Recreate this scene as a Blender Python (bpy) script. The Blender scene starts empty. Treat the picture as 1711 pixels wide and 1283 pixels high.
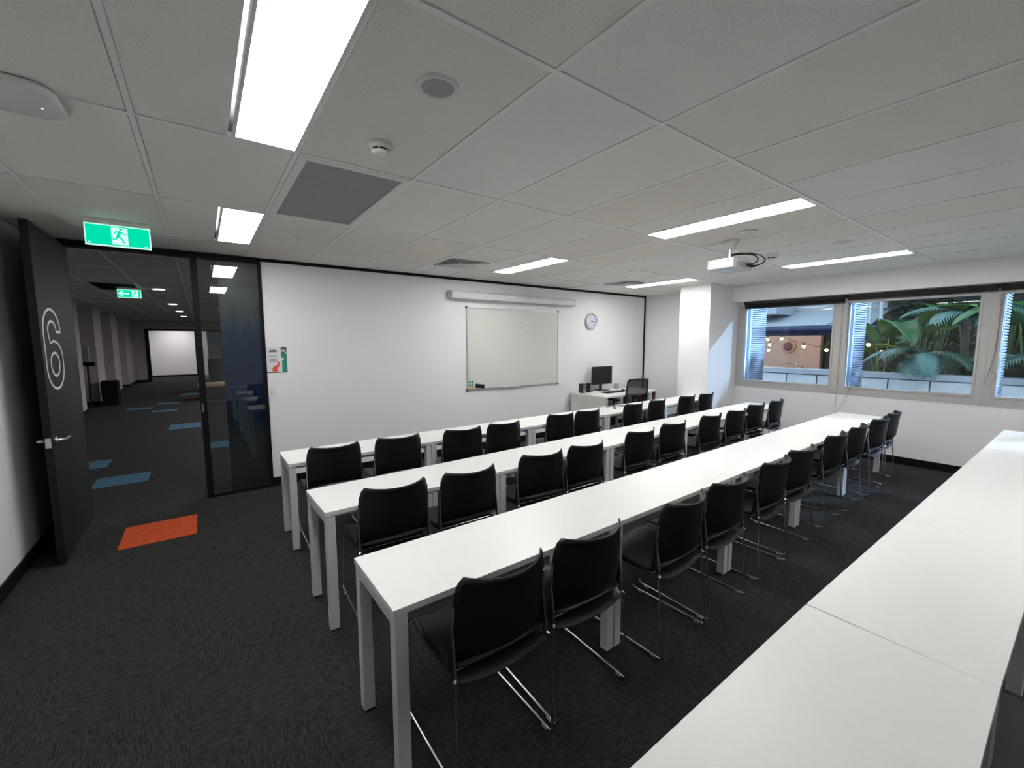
import bpy, math, random
from mathutils import Vector, Matrix
R = math.radians
random.seed(7)
SC = bpy.context.scene
COL = SC.collection

# ------------------------------------------------------------------ camera
CAMZ = 1.66
yaw, pit, rol, FPX = R(36.26), R(-5.79), R(-0.15), 704.4
fw = Vector((math.sin(yaw)*math.cos(pit), math.cos(yaw)*math.cos(pit), math.sin(pit)))
rt = Vector((math.cos(yaw), -math.sin(yaw), 0)); up = rt.cross(fw)
RR = rt*math.cos(rol) + up*math.sin(rol); UU = -rt*math.sin(rol) + up*math.cos(rol)
cd = bpy.data.cameras.new('camera'); cam = bpy.data.objects.new('camera', cd); COL.objects.link(cam)
cd.sensor_width = 36; cd.sensor_fit = 'HORIZONTAL'; cd.lens = FPX/1711*36
cd.clip_start = 0.02; cd.clip_end = 200
M = Matrix.Identity(4)
for i in range(3):
    M[i][0] = RR[i]; M[i][1] = UU[i]; M[i][2] = -fw[i]
M[2][3] = CAMZ
cam.matrix_world = M
SC.camera = cam

# ------------------------------------------------------------------ world, sun, exposure
w = bpy.data.worlds.new('world'); SC.world = w; w.use_nodes = True
nt = w.node_tree; nt.nodes.clear()
bg = nt.nodes.new('ShaderNodeBackground'); wo = nt.nodes.new('ShaderNodeOutputWorld')
bg.inputs[0].default_value = (0.64, 0.78, 1.0, 1); bg.inputs[1].default_value = 1.0
nt.links.new(bg.outputs[0], wo.inputs[0])
sd = bpy.data.lights.new('sun', 'SUN'); sun = bpy.data.objects.new('sun', sd); COL.objects.link(sun)
sd.energy = 12; sd.color = (0.42, 0.64, 1.0); sd.angle = R(1.5)
sun.rotation_euler = Vector((-1.0, 0.85, -0.72)).to_track_quat('-Z', 'Y').to_euler()
PANEL_E = 9.5
SC.view_settings.view_transform = 'Standard'; SC.view_settings.look = 'None'
SC.view_settings.gamma = 1; SC.view_settings.use_curve_mapping = False
SC.view_settings.exposure = 1.42

# ------------------------------------------------------------------ materials
def mat(name, col=(.8,.8,.8), rough=.5, metal=0, spec=.5, noise=0, nscale=50, bump=0, bscale=200, emit=0, coat=0):
    m = bpy.data.materials.new(name); m.use_nodes = True
    n = m.node_tree; b = n.nodes['Principled BSDF']
    b.inputs['Base Color'].default_value = (*col, 1)
    b.inputs['Roughness'].default_value = rough; b.inputs['Metallic'].default_value = metal
    b.inputs['Specular IOR Level'].default_value = spec
    if coat: b.inputs['Coat Weight'].default_value = coat; b.inputs['Coat Roughness'].default_value = .1
    if emit:
        b.inputs['Emission Color'].default_value = (*col, 1); b.inputs['Emission Strength'].default_value = emit
    tc = n.nodes.new('ShaderNodeTexCoord')
    nz = n.nodes.new('ShaderNodeTexNoise'); nz.inputs['Scale'].default_value = nscale; nz.inputs['Detail'].default_value = 3
    n.links.new(tc.outputs['Object'], nz.inputs['Vector'])
    mx = n.nodes.new('ShaderNodeMix'); mx.data_type = 'RGBA'
    k = max(noise, .02)
    mx.inputs[6].default_value = (*[c*(1-k) for c in col], 1); mx.inputs[7].default_value = (*[min(1, c*(1+k)) for c in col], 1)
    n.links.new(nz.outputs['Fac'], mx.inputs[0]); n.links.new(mx.outputs[2], b.inputs['Base Color'])
    if bump:
        n2 = n.nodes.new('ShaderNodeTexNoise'); n2.inputs['Scale'].default_value = bscale; n2.inputs['Detail'].default_value = 4
        n.links.new(tc.outputs['Object'], n2.inputs['Vector'])
        bp = n.nodes.new('ShaderNodeBump'); bp.inputs['Strength'].default_value = bump; bp.inputs['Distance'].default_value = .004
        n.links.new(n2.outputs['Fac'], bp.inputs['Height']); n.links.new(bp.outputs[0], b.inputs['Normal'])
    return m

def emat(name, col, s):
    m = bpy.data.materials.new(name); m.use_nodes = True; n = m.node_tree; n.nodes.clear()
    e = n.nodes.new('ShaderNodeEmission'); o = n.nodes.new('ShaderNodeOutputMaterial')
    e.inputs[0].default_value = (*col, 1); e.inputs[1].default_value = s
    n.links.new(e.outputs[0], o.inputs[0]); return m

def glassmat(name, tint, f=1.0, ior=1.5):
    m = bpy.data.materials.new(name); m.use_nodes = True; n = m.node_tree; n.nodes.clear()
    o = n.nodes.new('ShaderNodeOutputMaterial'); t = n.nodes.new('ShaderNodeBsdfTransparent'); g = n.nodes.new('ShaderNodeBsdfGlossy')
    t.inputs[0].default_value = (*tint, 1); g.inputs['Roughness'].default_value = 0.0
    fr = n.nodes.new('ShaderNodeFresnel'); fr.inputs[0].default_value = ior
    mu = n.nodes.new('ShaderNodeMath'); mu.operation = 'MULTIPLY'; mu.inputs[1].default_value = f; mu.use_clamp = True
    n.links.new(fr.outputs[0], mu.inputs[0])
    x = n.nodes.new('ShaderNodeMixShader'); n.links.new(mu.outputs[0], x.inputs[0])
    n.links.new(t.outputs[0], x.inputs[1]); n.links.new(g.outputs[0], x.inputs[2]); n.links.new(x.outputs[0], o.inputs[0])
    return m

def M_(n, k, **kw):
    nd = n.nodes.new(k)
    for a, v in kw.items(): setattr(nd, a, v)
    return nd
def math_(n, op, a, b=None):
    nd = n.nodes.new('ShaderNodeMath'); nd.operation = op
    for i, v in enumerate((a, b)):
        if v is None: continue
        if isinstance(v, (int, float)): nd.inputs[i].default_value = v
        else: n.links.new(v, nd.inputs[i])
    return nd.outputs[0]

def carpet(name, c1, c2):
    # carpet laid in half-metre tiles turned a quarter turn from one to the next, with fine wavy ribs
    m = bpy.data.materials.new(name); m.use_nodes = True; n = m.node_tree; b = n.nodes['Principled BSDF']
    g = M_(n, 'ShaderNodeNewGeometry'); s = M_(n, 'ShaderNodeSeparateXYZ'); n.links.new(g.outputs['Position'], s.inputs[0])
    fx = math_(n, 'FLOOR', math_(n, 'DIVIDE', math_(n, 'ADD', s.outputs[0], 50.13), .5))
    fy = math_(n, 'FLOOR', math_(n, 'DIVIDE', math_(n, 'ADD', s.outputs[1], 50.04), .5))
    par = math_(n, 'MODULO', math_(n, 'ADD', fx, fy), 2.0)
    cx = M_(n, 'ShaderNodeCombineXYZ'); n.links.new(math_(n, 'MULTIPLY', s.outputs[0], 1.0), cx.inputs[0]); n.links.new(s.outputs[1], cx.inputs[1])
    cy = M_(n, 'ShaderNodeCombineXYZ'); n.links.new(s.outputs[1], cy.inputs[0]); n.links.new(s.outputs[0], cy.inputs[1])
    mv = M_(n, 'ShaderNodeMix', data_type='VECTOR'); n.links.new(par, mv.inputs[0]); n.links.new(cx.outputs[0], mv.inputs[4]); n.links.new(cy.outputs[0], mv.inputs[5])
    mp = M_(n, 'ShaderNodeMapping'); mp.inputs['Scale'].default_value = (1, 6.5, 1); n.links.new(mv.outputs[1], mp.inputs[0])
    nz = M_(n, 'ShaderNodeTexNoise'); nz.inputs['Scale'].default_value = 24; nz.inputs['Detail'].default_value = 3; nz.inputs['Distortion'].default_value = .6
    n.links.new(mp.outputs[0], nz.inputs['Vector'])
    fz = M_(n, 'ShaderNodeTexNoise'); fz.inputs['Scale'].default_value = 260; n.links.new(g.outputs['Position'], fz.inputs['Vector'])
    h = math_(n, 'ADD', math_(n, 'MULTIPLY', nz.outputs['Fac'], .8), math_(n, 'MULTIPLY', fz.outputs['Fac'], .25))
    rp = M_(n, 'ShaderNodeValToRGB'); rp.color_ramp.elements[0].position = .42; rp.color_ramp.elements[1].position = .66
    rp.color_ramp.elements[0].color = (*c1, 1); rp.color_ramp.elements[1].color = (*c2, 1)
    n.links.new(h, rp.inputs[0]); n.links.new(rp.outputs[0], b.inputs['Base Color'])
    bp = M_(n, 'ShaderNodeBump'); bp.inputs['Strength'].default_value = .5; bp.inputs['Distance'].default_value = .004
    n.links.new(h, bp.inputs['Height']); n.links.new(bp.outputs[0], b.inputs['Normal'])
    b.inputs['Roughness'].default_value = .95; b.inputs['Specular IOR Level'].default_value = .15
    return m

def tilemat():
    m = bpy.data.materials.new('ceiling tile'); m.use_nodes = True; n = m.node_tree; b = n.nodes['Principled BSDF']
    g = M_(n, 'ShaderNodeNewGeometry'); s = M_(n, 'ShaderNodeSeparateXYZ'); n.links.new(g.outputs['Position'], s.inputs[0])
    fx = math_(n, 'FLOOR', math_(n, 'DIVIDE', math_(n, 'SUBTRACT', s.outputs[0], .43-60), .6))
    fy = math_(n, 'FLOOR', math_(n, 'DIVIDE', math_(n, 'SUBTRACT', s.outputs[1], 1.147-120), 1.2))
    c = M_(n, 'ShaderNodeCombineXYZ'); n.links.new(fx, c.inputs[0]); n.links.new(fy, c.inputs[1])
    wn = M_(n, 'ShaderNodeTexWhiteNoise'); n.links.new(c.outputs[0], wn.inputs['Vector'])
    rp = M_(n, 'ShaderNodeValToRGB'); e = rp.color_ramp.elements
    e[0].position = 0; e[0].color = (.86, .88, .86, 1); e[1].position = 1; e[1].color = (.84, .80, .74, 1)
    n.links.new(wn.outputs['Value'], rp.inputs[0])
    nz = M_(n, 'ShaderNodeTexNoise'); nz.inputs['Scale'].default_value = 220; nz.inputs['Detail'].default_value = 3; n.links.new(g.outputs['Position'], nz.inputs['Vector'])
    mx = M_(n, 'ShaderNodeMix', data_type='RGBA', blend_type='MULTIPLY'); mx.inputs[0].default_value = .35
    rp2 = M_(n, 'ShaderNodeValToRGB'); rp2.color_ramp.elements[0].position = .35; rp2.color_ramp.elements[0].color = (.6, .6, .6, 1); rp2.color_ramp.elements[1].position = .55
    n.links.new(nz.outputs['Fac'], rp2.inputs[0]); n.links.new(rp.outputs[0], mx.inputs[6]); n.links.new(rp2.outputs[0], mx.inputs[7])
    n.links.new(mx.outputs[2], b.inputs['Base Color'])
    bp = M_(n, 'ShaderNodeBump'); bp.inputs['Strength'].default_value = .3; bp.inputs['Distance'].default_value = .002
    n.links.new(nz.outputs['Fac'], bp.inputs['Height']); n.links.new(bp.outputs[0], b.inputs['Normal'])
    b.inputs['Roughness'].default_value = .9; b.inputs['Specular IOR Level'].default_value = .2
    return m

def filmmat():
    # printed privacy film: grey frost, a blue band in the middle of its height with streaky brushed edges
    m = bpy.data.materials.new('printed film'); m.use_nodes = True; n = m.node_tree; b = n.nodes['Principled BSDF']
    g = M_(n, 'ShaderNodeNewGeometry'); s = M_(n, 'ShaderNodeSeparateXYZ'); n.links.new(g.outputs['Position'], s.inputs[0])
    mp = M_(n, 'ShaderNodeMapping'); mp.inputs['Scale'].default_value = (28, 1, .8); n.links.new(g.outputs['Position'], mp.inputs[0])
    nz = M_(n, 'ShaderNodeTexNoise'); nz.inputs['Scale'].default_value = 1.6; nz.inputs['Detail'].default_value = 4; n.links.new(mp.outputs[0], nz.inputs['Vector'])
    z = math_(n, 'ADD', s.outputs[2], math_(n, 'MULTIPLY', math_(n, 'SUBTRACT', nz.outputs['Fac'], .5), .9))
    rp = M_(n, 'ShaderNodeValToRGB'); e = rp.color_ramp.elements
    e[0].position = .20; e[0].color = (.16, .18, .19, 1); e[1].position = .90; e[1].color = (.19, .205, .20, 1)
    for p, c in ((.32, (.03, .08, .20, 1)), (.5, (.015, .07, .30, 1)), (.66, (.02, .07, .20, 1)), (.78, (.15, .175, .18, 1))):
        k = e.new(p); k.color = c
    n.links.new(math_(n, 'DIVIDE', z, 2.57), rp.inputs[0]); n.links.new(rp.outputs[0], b.inputs['Base Color'])
    b.inputs['Roughness'].default_value = .35
    return m

WALL = mat('white wall paint', (.85, .85, .86), .55, bump=.05, bscale=300)
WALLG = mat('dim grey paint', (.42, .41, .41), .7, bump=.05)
TILE = tilemat()
GRID = mat('grid white metal', (.85, .85, .83), .5)
BACK = mat('ceiling void', (.10, .10, .10), .9)
CARPET = carpet('charcoal carpet', (.017, .017, .018), (.048, .048, .050))
ORANGE = carpet('orange carpet', (.40, .055, .018), (.72, .12, .04))
BLUEC = carpet('blue carpet', (.03, .09, .16), (.09, .22, .34))
BLACKT = mat('black trim', (.005, .005, .005), .55, spec=.2)
DESKT = mat('white laminate', (.88, .88, .86), .35, bump=.02, bscale=400)
DESKE = mat('laminate edge', (.70, .70, .68), .4)
DESKL = mat('pale grey powder coat', (.60, .62, .66), .45)
PLAST = mat('black plastic', (.006, .006, .007), .42, bump=.08, bscale=600, spec=.4)
PLAST_LIT = mat('lit matt black plastic', (.015, .015, .015), .6)  # same chair plastic, lightened to stand for light on the seat underside
RUBB = mat('black rubber', (.006, .006, .006), .8)
CHROME = mat('chrome', (.75, .75, .77), .12, metal=1)
STEEL = mat('brushed steel', (.6, .6, .6), .3, metal=1)
ALU = mat('grey anodised frame', (.50, .485, .47), .45, metal=.1)
WHITEP = mat('white plastic', (.75, .75, .73), .4)
GREYP = mat('grey plastic', (.35, .35, .37), .5)
DOORM = mat('dark door paint', (.006, .0085, .012), .55, spec=.25)
NUM = mat('white lettering', (.75, .73, .76), .5)
GLASS = glassmat('window glass', (.93, .97, .96), .9)
GLASSD = glassmat('partition glass', (.80, .82, .80), 1.5)
FILM = filmmat()
BOARD = mat('whiteboard enamel', (.70, .715, .665), .22, coat=.3)
SCREENM = mat('white lacquer', (.78, .78, .79), .3)
PANEL = emat('lit diffuser', (1.0, .985, .97), PANEL_E)
PRINTW = mat('paper', (.72, .72, .78), .6)
GREEN = mat('printed green', (.02, .25, .16), .6)
DGREY = mat('printed grey', (.09, .10, .09), .6)
ORPR = mat('printed orange', (.80, .10, .04), .6)

# ------------------------------------------------------------------ mesh helpers
class MB:
    def __init__(s): s.v = []; s.f = []; s.sm = []; s.mi = []; s.cur = 0
    def add(s, vs, fs, smooth=False):
        o = len(s.v); s.v += [tuple(v) for v in vs]
        for f in fs: s.f.append([i+o for i in f]); s.sm.append(smooth); s.mi.append(s.cur)
        return s
    def box(s, x0, x1, y0, y1, z0, z1):
        vs = [(x, y, z) for x in (x0, x1) for y in (y0, y1) for z in (z0, z1)]
        return s.add(vs, [(0,1,3,2), (4,6,7,5), (0,4,5,1), (2,3,7,6), (0,2,6,4), (1,5,7,3)])
    def tube(s, pts, r, n=10, cap=True):
        pts = [Vector(p) for p in pts]; ring = []; N = len(pts)
        rs = r if isinstance(r, (list, tuple)) else [r]*N
        d0 = (pts[1]-pts[0]).normalized(); u = d0.orthogonal().normalized()
        for i, p in enumerate(pts):
            if i == 0: d = pts[1]-pts[0]
            elif i == N-1: d = pts[-1]-pts[-2]
            else: d = (pts[i]-pts[i-1]).normalized()+(pts[i+1]-pts[i]).normalized()
            d.normalize(); u = (u-d*u.dot(d)).normalized(); v = d.cross(u)
            ring.append([p+(u*math.cos(2*math.pi*k/n)+v*math.sin(2*math.pi*k/n))*rs[i] for k in range(n)])
        vs = [q for rg in ring for q in rg]
        fs = [(i*n+k, i*n+(k+1)%n, (i+1)*n+(k+1)%n, (i+1)*n+k) for i in range(N-1) for k in range(n)]
        s.add(vs, fs, True)
        if cap: s.add(ring[0], [list(range(n))[::-1]]); s.add(ring[-1], [list(range(n))])
        return s
    def lathe(s, prof, c, axis='z', n=28, caps=True):
        cx, cy, cz = c; vs = []
        for r, h in prof:
            for k in range(n):
                a = 2*math.pi*k/n; p, q = r*math.cos(a), r*math.sin(a)
                vs.append({'z': (cx+p, cy+q, cz+h), 'y': (cx+p, cy+h, cz+q), 'x': (cx+h, cy+p, cz+q)}[axis])
        m = len(prof)
        s.add(vs, [(i*n+k, i*n+(k+1)%n, (i+1)*n+(k+1)%n, (i+1)*n+k) for i in range(m-1) for k in range(n)], True)
        if caps:
            if prof[0][0] > 1e-5: s.add(vs[:n], [list(range(n))[::-1]])
            if prof[-1][0] > 1e-5: s.add(vs[-n:], [list(range(n))])
        return s
    def sphere(s, c, r, n=12, sc=(1, 1, 1)):
        m = n//2+1; pr = []
        for i in range(m+1):
            a = math.pi*i/m; pr.append((max(r*math.sin(a), 1e-5), -r*math.cos(a)))
        vs = []
        for rr, h in pr:
            for k in range(n):
                t = 2*math.pi*k/n; vs.append((c[0]+rr*math.cos(t)*sc[0], c[1]+rr*math.sin(t)*sc[1], c[2]+h*sc[2]))
        return s.add(vs, [(i*n+k, i*n+(k+1)%n, (i+1)*n+(k+1)%n, (i+1)*n+k) for i in range(m) for k in range(n)], True)
    def prism(s, poly, f, d):
        # poly in (u, v); f(u, v, w) gives the 3-d point; thickness d
        n = len(poly); a = [f(u, v, 0) for u, v in poly]; b = [f(u, v, d) for u, v in poly]
        return s.add(a+b, [list(range(n)), [i+n for i in range(n)][::-1]] + [(i, (i+1) % n, (i+1) % n+n, i+n) for i in range(n)])
    def sheet(s, fn, nu, nv, th, smooth=True):
        # thick curved sheet: fn(u, v) -> point, u and v in 0..1
        P = [[Vector(fn(i/nu, j/nv)) for j in range(nv+1)] for i in range(nu+1)]
        Nn = [[None]*(nv+1) for _ in range(nu+1)]
        for i in range(nu+1):
            for j in range(nv+1):
                a = P[min(i+1, nu)][j]-P[max(i-1, 0)][j]; b = P[i][min(j+1, nv)]-P[i][max(j-1, 0)]
                c = a.cross(b); Nn[i][j] = c.normalized() if c.length > 1e-12 else Vector((0, 0, 1))
        W = nv+1; vs = [P[i][j]+Nn[i][j]*th/2 for i in range(nu+1) for j in range(W)] + [P[i][j]-Nn[i][j]*th/2 for i in range(nu+1) for j in range(W)]
        o = (nu+1)*W; fs = []
        for i in range(nu):
            for j in range(nv):
                fs.append((i*W+j, (i+1)*W+j, (i+1)*W+j+1, i*W+j+1)); fs.append((o+i*W+j, o+i*W+j+1, o+(i+1)*W+j+1, o+(i+1)*W+j))
        for i in range(nu):
            fs.append((i*W, o+i*W, o+(i+1)*W, (i+1)*W)); fs.append((i*W+nv, (i+1)*W+nv, o+(i+1)*W+nv, o+i*W+nv))
        for j in range(nv):
            fs.append((j, j+1, o+j+1, o+j)); fs.append((nu*W+j, o+nu*W+j, o+nu*W+j+1, nu*W+j+1))
        return s.add(vs, fs, smooth)
    def build(s, name, m, parent=None, bevel=0, loc=None, shift=None):
        me = bpy.data.meshes.new(name)
        vs = s.v if shift is None else [(a-shift[0], b-shift[1], c-shift[2]) for a, b, c in s.v]
        me.from_pydata(vs, [], s.f); me.update()
        for p, sm, mi in zip(me.polygons, s.sm, s.mi): p.use_smooth = sm; p.material_index = mi
        for mm in (m if isinstance(m, (list, tuple)) else [m]): me.materials.append(mm)
        o = bpy.data.objects.new(name, me); COL.objects.link(o)
        if parent: o.parent = parent
        if loc: o.location = loc
        if bevel:
            b = o.modifiers.new('bevel', 'BEVEL'); b.width = bevel; b.segments = 2; b.limit_method = 'ANGLE'
        return o

def tag(o, label, cat, group=None, kind=None):
    o['label'] = label; o['category'] = cat
    if group: o['group'] = group
    if kind: o['kind'] = kind
    return o
def thing(name, label, cat, loc=(0, 0, 0), rz=0, group=None):
    o = bpy.data.objects.new(name, None); COL.objects.link(o); o.location = loc; o.rotation_euler = (0, 0, rz)
    o.empty_display_size = .1
    return tag(o, label, cat, group)
def struct(name, mb, m, bevel=0, label=None):
    o = mb.build(name, m, None, bevel); o['kind'] = 'structure'
    if label: o['label'] = label
    return o
def dup(root, loc=None, rz=None, label=None, group=None):
    def cp(o, par):
        c = o.copy(); COL.objects.link(c)
        if par: c.parent = par
        for ch in [q for q in KIDS.get(o, [])]: KIDS.setdefault(c, []).append(cp(ch, c))
        return c
    r = cp(root, None)
    if loc is not None: r.location = loc
    if rz is not None: r.rotation_euler = (0, 0, rz)
    if label: r['label'] = label
    if group: r['group'] = group
    return r
KIDS = {}
def kids():
    KIDS.clear()
    for o in list(COL.objects):
        if o.parent: KIDS.setdefault(o.parent, []).append(o)

H = 2.571           # ceiling
WY = 5.46           # whiteboard wall and glazed front
XL, XR, YB = -1.14, 7.50, -2.45
XB = 7.27           # bulkhead plane above the windows
FARY = 23.2

# ================================================================== structure
fl = MB(); fl.box(-3.2, 7.6, YB-.1, 30, -.12, 0)
struct('floor', fl, CARPET)
sl = MB()
# ceiling of tiles laid in a grid of white bars
LIGHTS = [(.168, .430, 1.147), (.168, .430, 3.547), (3.150, 3.428, 1.147), (3.150, 3.428, 3.547), (5.832, 6.110, 1.147), (5.832, 6.110, 3.547),
          (3.150, 3.428, -1.253), (5.832, 6.110, -1.253)]  # unseen pair behind the camera, kept to help light the room
HOLES = [(a-.004, b+.004, y+.0, y+1.2) for a, b, y in LIGHTS]
HOLES += [(.43, 1.03, 2.347, 3.547), (2.23, 2.83, 4.147, 4.747), (5.23, 5.83, 4.147, 4.747)]
def tiles(mb, gb, x0, x1, y0, y1, holes, xo=.43, yo=1.147):
    i0 = math.floor((x0-xo)/.6); j0 = math.floor((y0-yo)/1.2)
    g = .014
    i = i0
    while xo+.6*i < x1-1e-6:
        j = j0
        while yo+1.2*j < y1-1e-6:
            cells = [(max(x0, xo+.6*i), min(x1, xo+.6*(i+1)), max(y0, yo+1.2*j), min(y1, yo+1.2*(j+1)))]
            for hx0, hx1, hy0, hy1 in holes:
                nc = []
                for a, b, c, d in cells:
                    if hx1 <= a+.01 or hx0 >= b-.01 or hy1 <= c+.01 or hy0 >= d-.01: nc.append((a, b, c, d)); continue
                    if hx0 > a+.02: nc.append((a, hx0, c, d))
                    if hx1 < b-.02: nc.append((hx1, b, c, d))
                    if hy0 > c+.02: nc.append((a, b, c, hy0))
                    if hy1 < d-.02: nc.append((a, b, hy1, d))
                cells = nc
            for a, b, c, d in cells:
                if b-a > .05 and d-c > .05: mb.box(a+g, b-g, c+g, d-g, H+.002, H+.012)
            j += 1
        i += 1
    def inhole(x, y): return any(h[0]+.012 < x < h[1]-.012 and h[2]+.012 < y < h[3]-.012 for h in holes)
    i = i0
    while xo+.6*i < x1:
        x = xo+.6*i
        if x > x0: gb.box(x-.011, x+.011, y0, y1, H-.001, H+.02)
        i += 1
    j = j0
    while yo+1.2*j < y1:
        y = yo+1.2*j
        if y > y0:
            gb.box(x0, x1, y-.011, y+.011, H-.0015, H+.02)
        j += 1
tb, gb = MB(), MB()
tiles(tb, gb, XL, 7.4, YB, WY, HOLES)
for x in (2.83, 2.23, 5.23, 5.83): pass
gb.box(2.23, 2.83, 4.136, 4.158, H-.001, H+.02); gb.box(5.23, 5.83, 4.136, 4.158, H-.001, H+.02)
cel = struct('ceiling', tb, TILE)
gb.build('ceiling_grid', GRID, cel)
mb = MB(); mb.box(XL-.3, 7.9, YB-.3, WY+.05, H+.10, H+.4); mb.build('ceiling_backing', BACK, cel)

# corridor ceiling
tb, gb = MB(), MB()
tiles(tb, gb, -2.8, 5.0, WY+.1, FARY, [(-1.37, -.77, 9.0, 10.2)], xo=.43, yo=1.147)
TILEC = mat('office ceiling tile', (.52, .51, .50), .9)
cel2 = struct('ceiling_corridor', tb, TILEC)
gb.build('ceiling_grid', GRID, cel2)
mb = MB(); mb.box(-3.3, 7.8, WY+.05, 30.2, H+.10, H+.4); mb.build('ceiling_backing', BACK, cel2)

# walls of the room
mb = MB(); mb.box(XL-.12, XL, YB, WY+.1, 0, H+.12); struct('wall_left', mb, WALL)
mb = MB(); mb.box(XL-.12, 7.9, YB-.12, YB, 0, H+.12); struct('wall_near', mb, WALL)
mb = MB(); mb.box(.575, 7.52, WY, WY+.10, 0, H+.12); struct('wall_far', mb, WALL)
mb = MB(); mb.box(7.4, 7.52, 4.15, WY, 0, H+.12); struct('wall_return', mb, WALL)
mb = MB(); mb.box(6.58, 7.62, 3.62, 4.15, 0, H+.12); struct('wall_pillar', mb, WALL, label='white boxed column between the end wall and the windows')
ZS, ZH = .885, 2.245   # sill and head of the window band
mb = MB(); mb.box(XR, XR+.14, YB, 3.62, 0, ZS)
mb.box(XB, XR+.14, YB, 3.62, 2.305, H+.12); mb.box(XR, XR+.14, YB, 3.62, ZH, 2.31)
mb.box(XR, XR+.14, YB, -1.9, ZS, ZH)
struct('wall_right', mb, WALL)
mb = MB(); mb.box(XR-.006, XR+.02, YB, 3.62, ZS-.012, ZS); struct('trim_1', mb, WALL, label='thin white bead under the window frames')
# black trims
mb = MB(); mb.box(XL, 7.4, WY-.012, WY+.01, H-.034, H+.004); struct('trim_2', mb, BLACKT, label='black ceiling angle along the whiteboard wall')
mb = MB(); mb.box(7.375, 7.402, WY-.02, WY+.01, 0, H); struct('trim_3', mb, BLACKT, label='black upright trim at the far right corner')
def base(side, *b):
    mb = MB()
    for q in b: mb.box(*q)
    return struct('baseboard_'+side, mb, BLACKT)
base('far', (.575, 7.4, WY-.012, WY+.01, 0, .10))
base('left', (XL-.01, XL+.012, YB, WY-.15, 0, .10))
base('right', (XR-.012, XR+.01, YB, 3.62, 0, .10))
base('pillar', (6.568, 6.59, 3.608, 4.15, 0, .10), (6.58, XR, 3.608, 3.63, 0, .10))
base('near', (XL, XR, YB-.01, YB+.012, 0, .10))

# glazed front: door opening, mullions, glass light with printed film
mb = MB(); mb.box(XL, -.955, WY-.02, WY+.10, 0, H-.03); struct('trim_4', mb, BLACKT, label='black infill panel between left wall and door')
fr = MB()
fr.box(-.955, .575, WY-.03, WY+.07, 2.515, H-.002)
fr.box(-.045, .012, WY-.03, WY+.07, 0, 2.52); fr.box(.545, .577, WY-.03, WY+.07, 0, 2.52)
fr.box(.012, .545, WY-.03, WY+.07, 0, .035)
fr.box(-.955, -.93, WY-.03, WY+.07, 0, 2.52)
door_fr = struct('window_4', fr, BLACKT, label='black framed full height glass sidelight beside the open door')
mb = MB(); mb.box(.012, .545, WY+.015, WY+.023, .035, 2.515); mb.build('glass_pane', GLASSD, door_fr)
mb = MB(); mb.box(.178, .545, WY+.0240, WY+.0250, .035, 2.515); o = mb.build('privacy_film', FILM, door_fr); o['label'] = 'blue and grey streaked film'
mb = MB(); mb.box(-.032, -.022, WY-.036, WY-.03, .93, 1.02); mb.build('strike_plate', STEEL, door_fr)

# door leaf, open ninety degrees against the left
mb = MB(); mb.box(-.962, -.918, 4.415, 5.405, .012, 2.51)
door = struct('door_1', mb, DOORM, bevel=.002, label='dark door standing open with a large outlined 6')
# the numeral 6 as two white outlines
def ribbon(pts, wdt):
    n = len(pts); mb = MB(); vs = []
    for i, (u, v) in enumerate(pts):
        a = pts[i-1]; b = pts[(i+1) % n]; dx, dy = b[0]-a[0], b[1]-a[1]; L = math.hypot(dx, dy) or 1
        nx, ny = -dy/L*wdt/2, dx/L*wdt/2
        for s_, d in ((1, 0), (-1, 0), (1, 1), (-1, 1)):
            vs.append((-.918+.002*d, u+nx*s_, v+ny*s_))
    fs = []
    for i in range(n):
        j = (i+1) % n; A = i*4; B = j*4
        fs += [(A+2, A+3, B+3, B+2), (A, A+2, B+2, B), (A+1, B+1, B+3, A+3)]
    return mb.add(vs, fs)
def arc(cx, cy, rx, ry, a0, a1, n=14): return [(cx+rx*math.cos(R(a0+(a1-a0)*i/n)), cy+ry*math.sin(R(a0+(a1-a0)*i/n))) for i in range(n+1)]
yA, yB_, z0, z1 = 4.487, 4.947, 1.305, 1.912
yc = (yA+yB_)/2; Wd = (yB_-yA)/2
s_ = .44*Wd   # stroke half proportion -> stroke width
t = .115
c6 = []
c6 += arc(yc, z1-.17, Wd, .17, 0, 180, 18)              # top, right to left
c6 += arc(yc, z0+.17, Wd, .17, 180, 360, 18)            # bottom, left to right
c6 += arc(yc, 1.60-.06, Wd, .13, 0, 90, 10)             # bowl shoulder
c6 += [(yA+t+.03, 1.655)]
c6 += arc(yc, z1-.17, Wd-t, .08, 180, 0, 14)            # inner top, left to right
cl = []
for p in c6:
    if not cl or math.hypot(p[0]-cl[-1][0], p[1]-cl[-1][1]) > .004: cl.append(p)
nb = ribbon(cl, .018)
c2 = arc(yc, z0+.185, Wd-t, .085, 180, 360, 16) + arc(yc, 1.53-.03, Wd-t, .08, 0, 180, 16)
nb2 = ribbon(c2, .018); nb.add(nb2.v, nb2.f)
nb.build('number', NUM, door)
mb = MB(); mb.box(-.955, -.925, 4.411, 4.4151, .895, .965); mb.build('latch_plate', STEEL, door)
for sx in (1, -1):
    xf = -.918 if sx > 0 else -.962
    mb = MB(); mb.lathe([(.026, 0), (.026, .008*sx), (.012, .010*sx), (.012, .05*sx)], (xf, 4.50, .935), 'x', 16)
    mb.tube([(xf+.046*sx, 4.495, .935), (xf+.050*sx, 4.55, .935), (xf+.048*sx, 4.635, .935)], .009, 10)
    mb.build('door_handle', STEEL, door)

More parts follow.
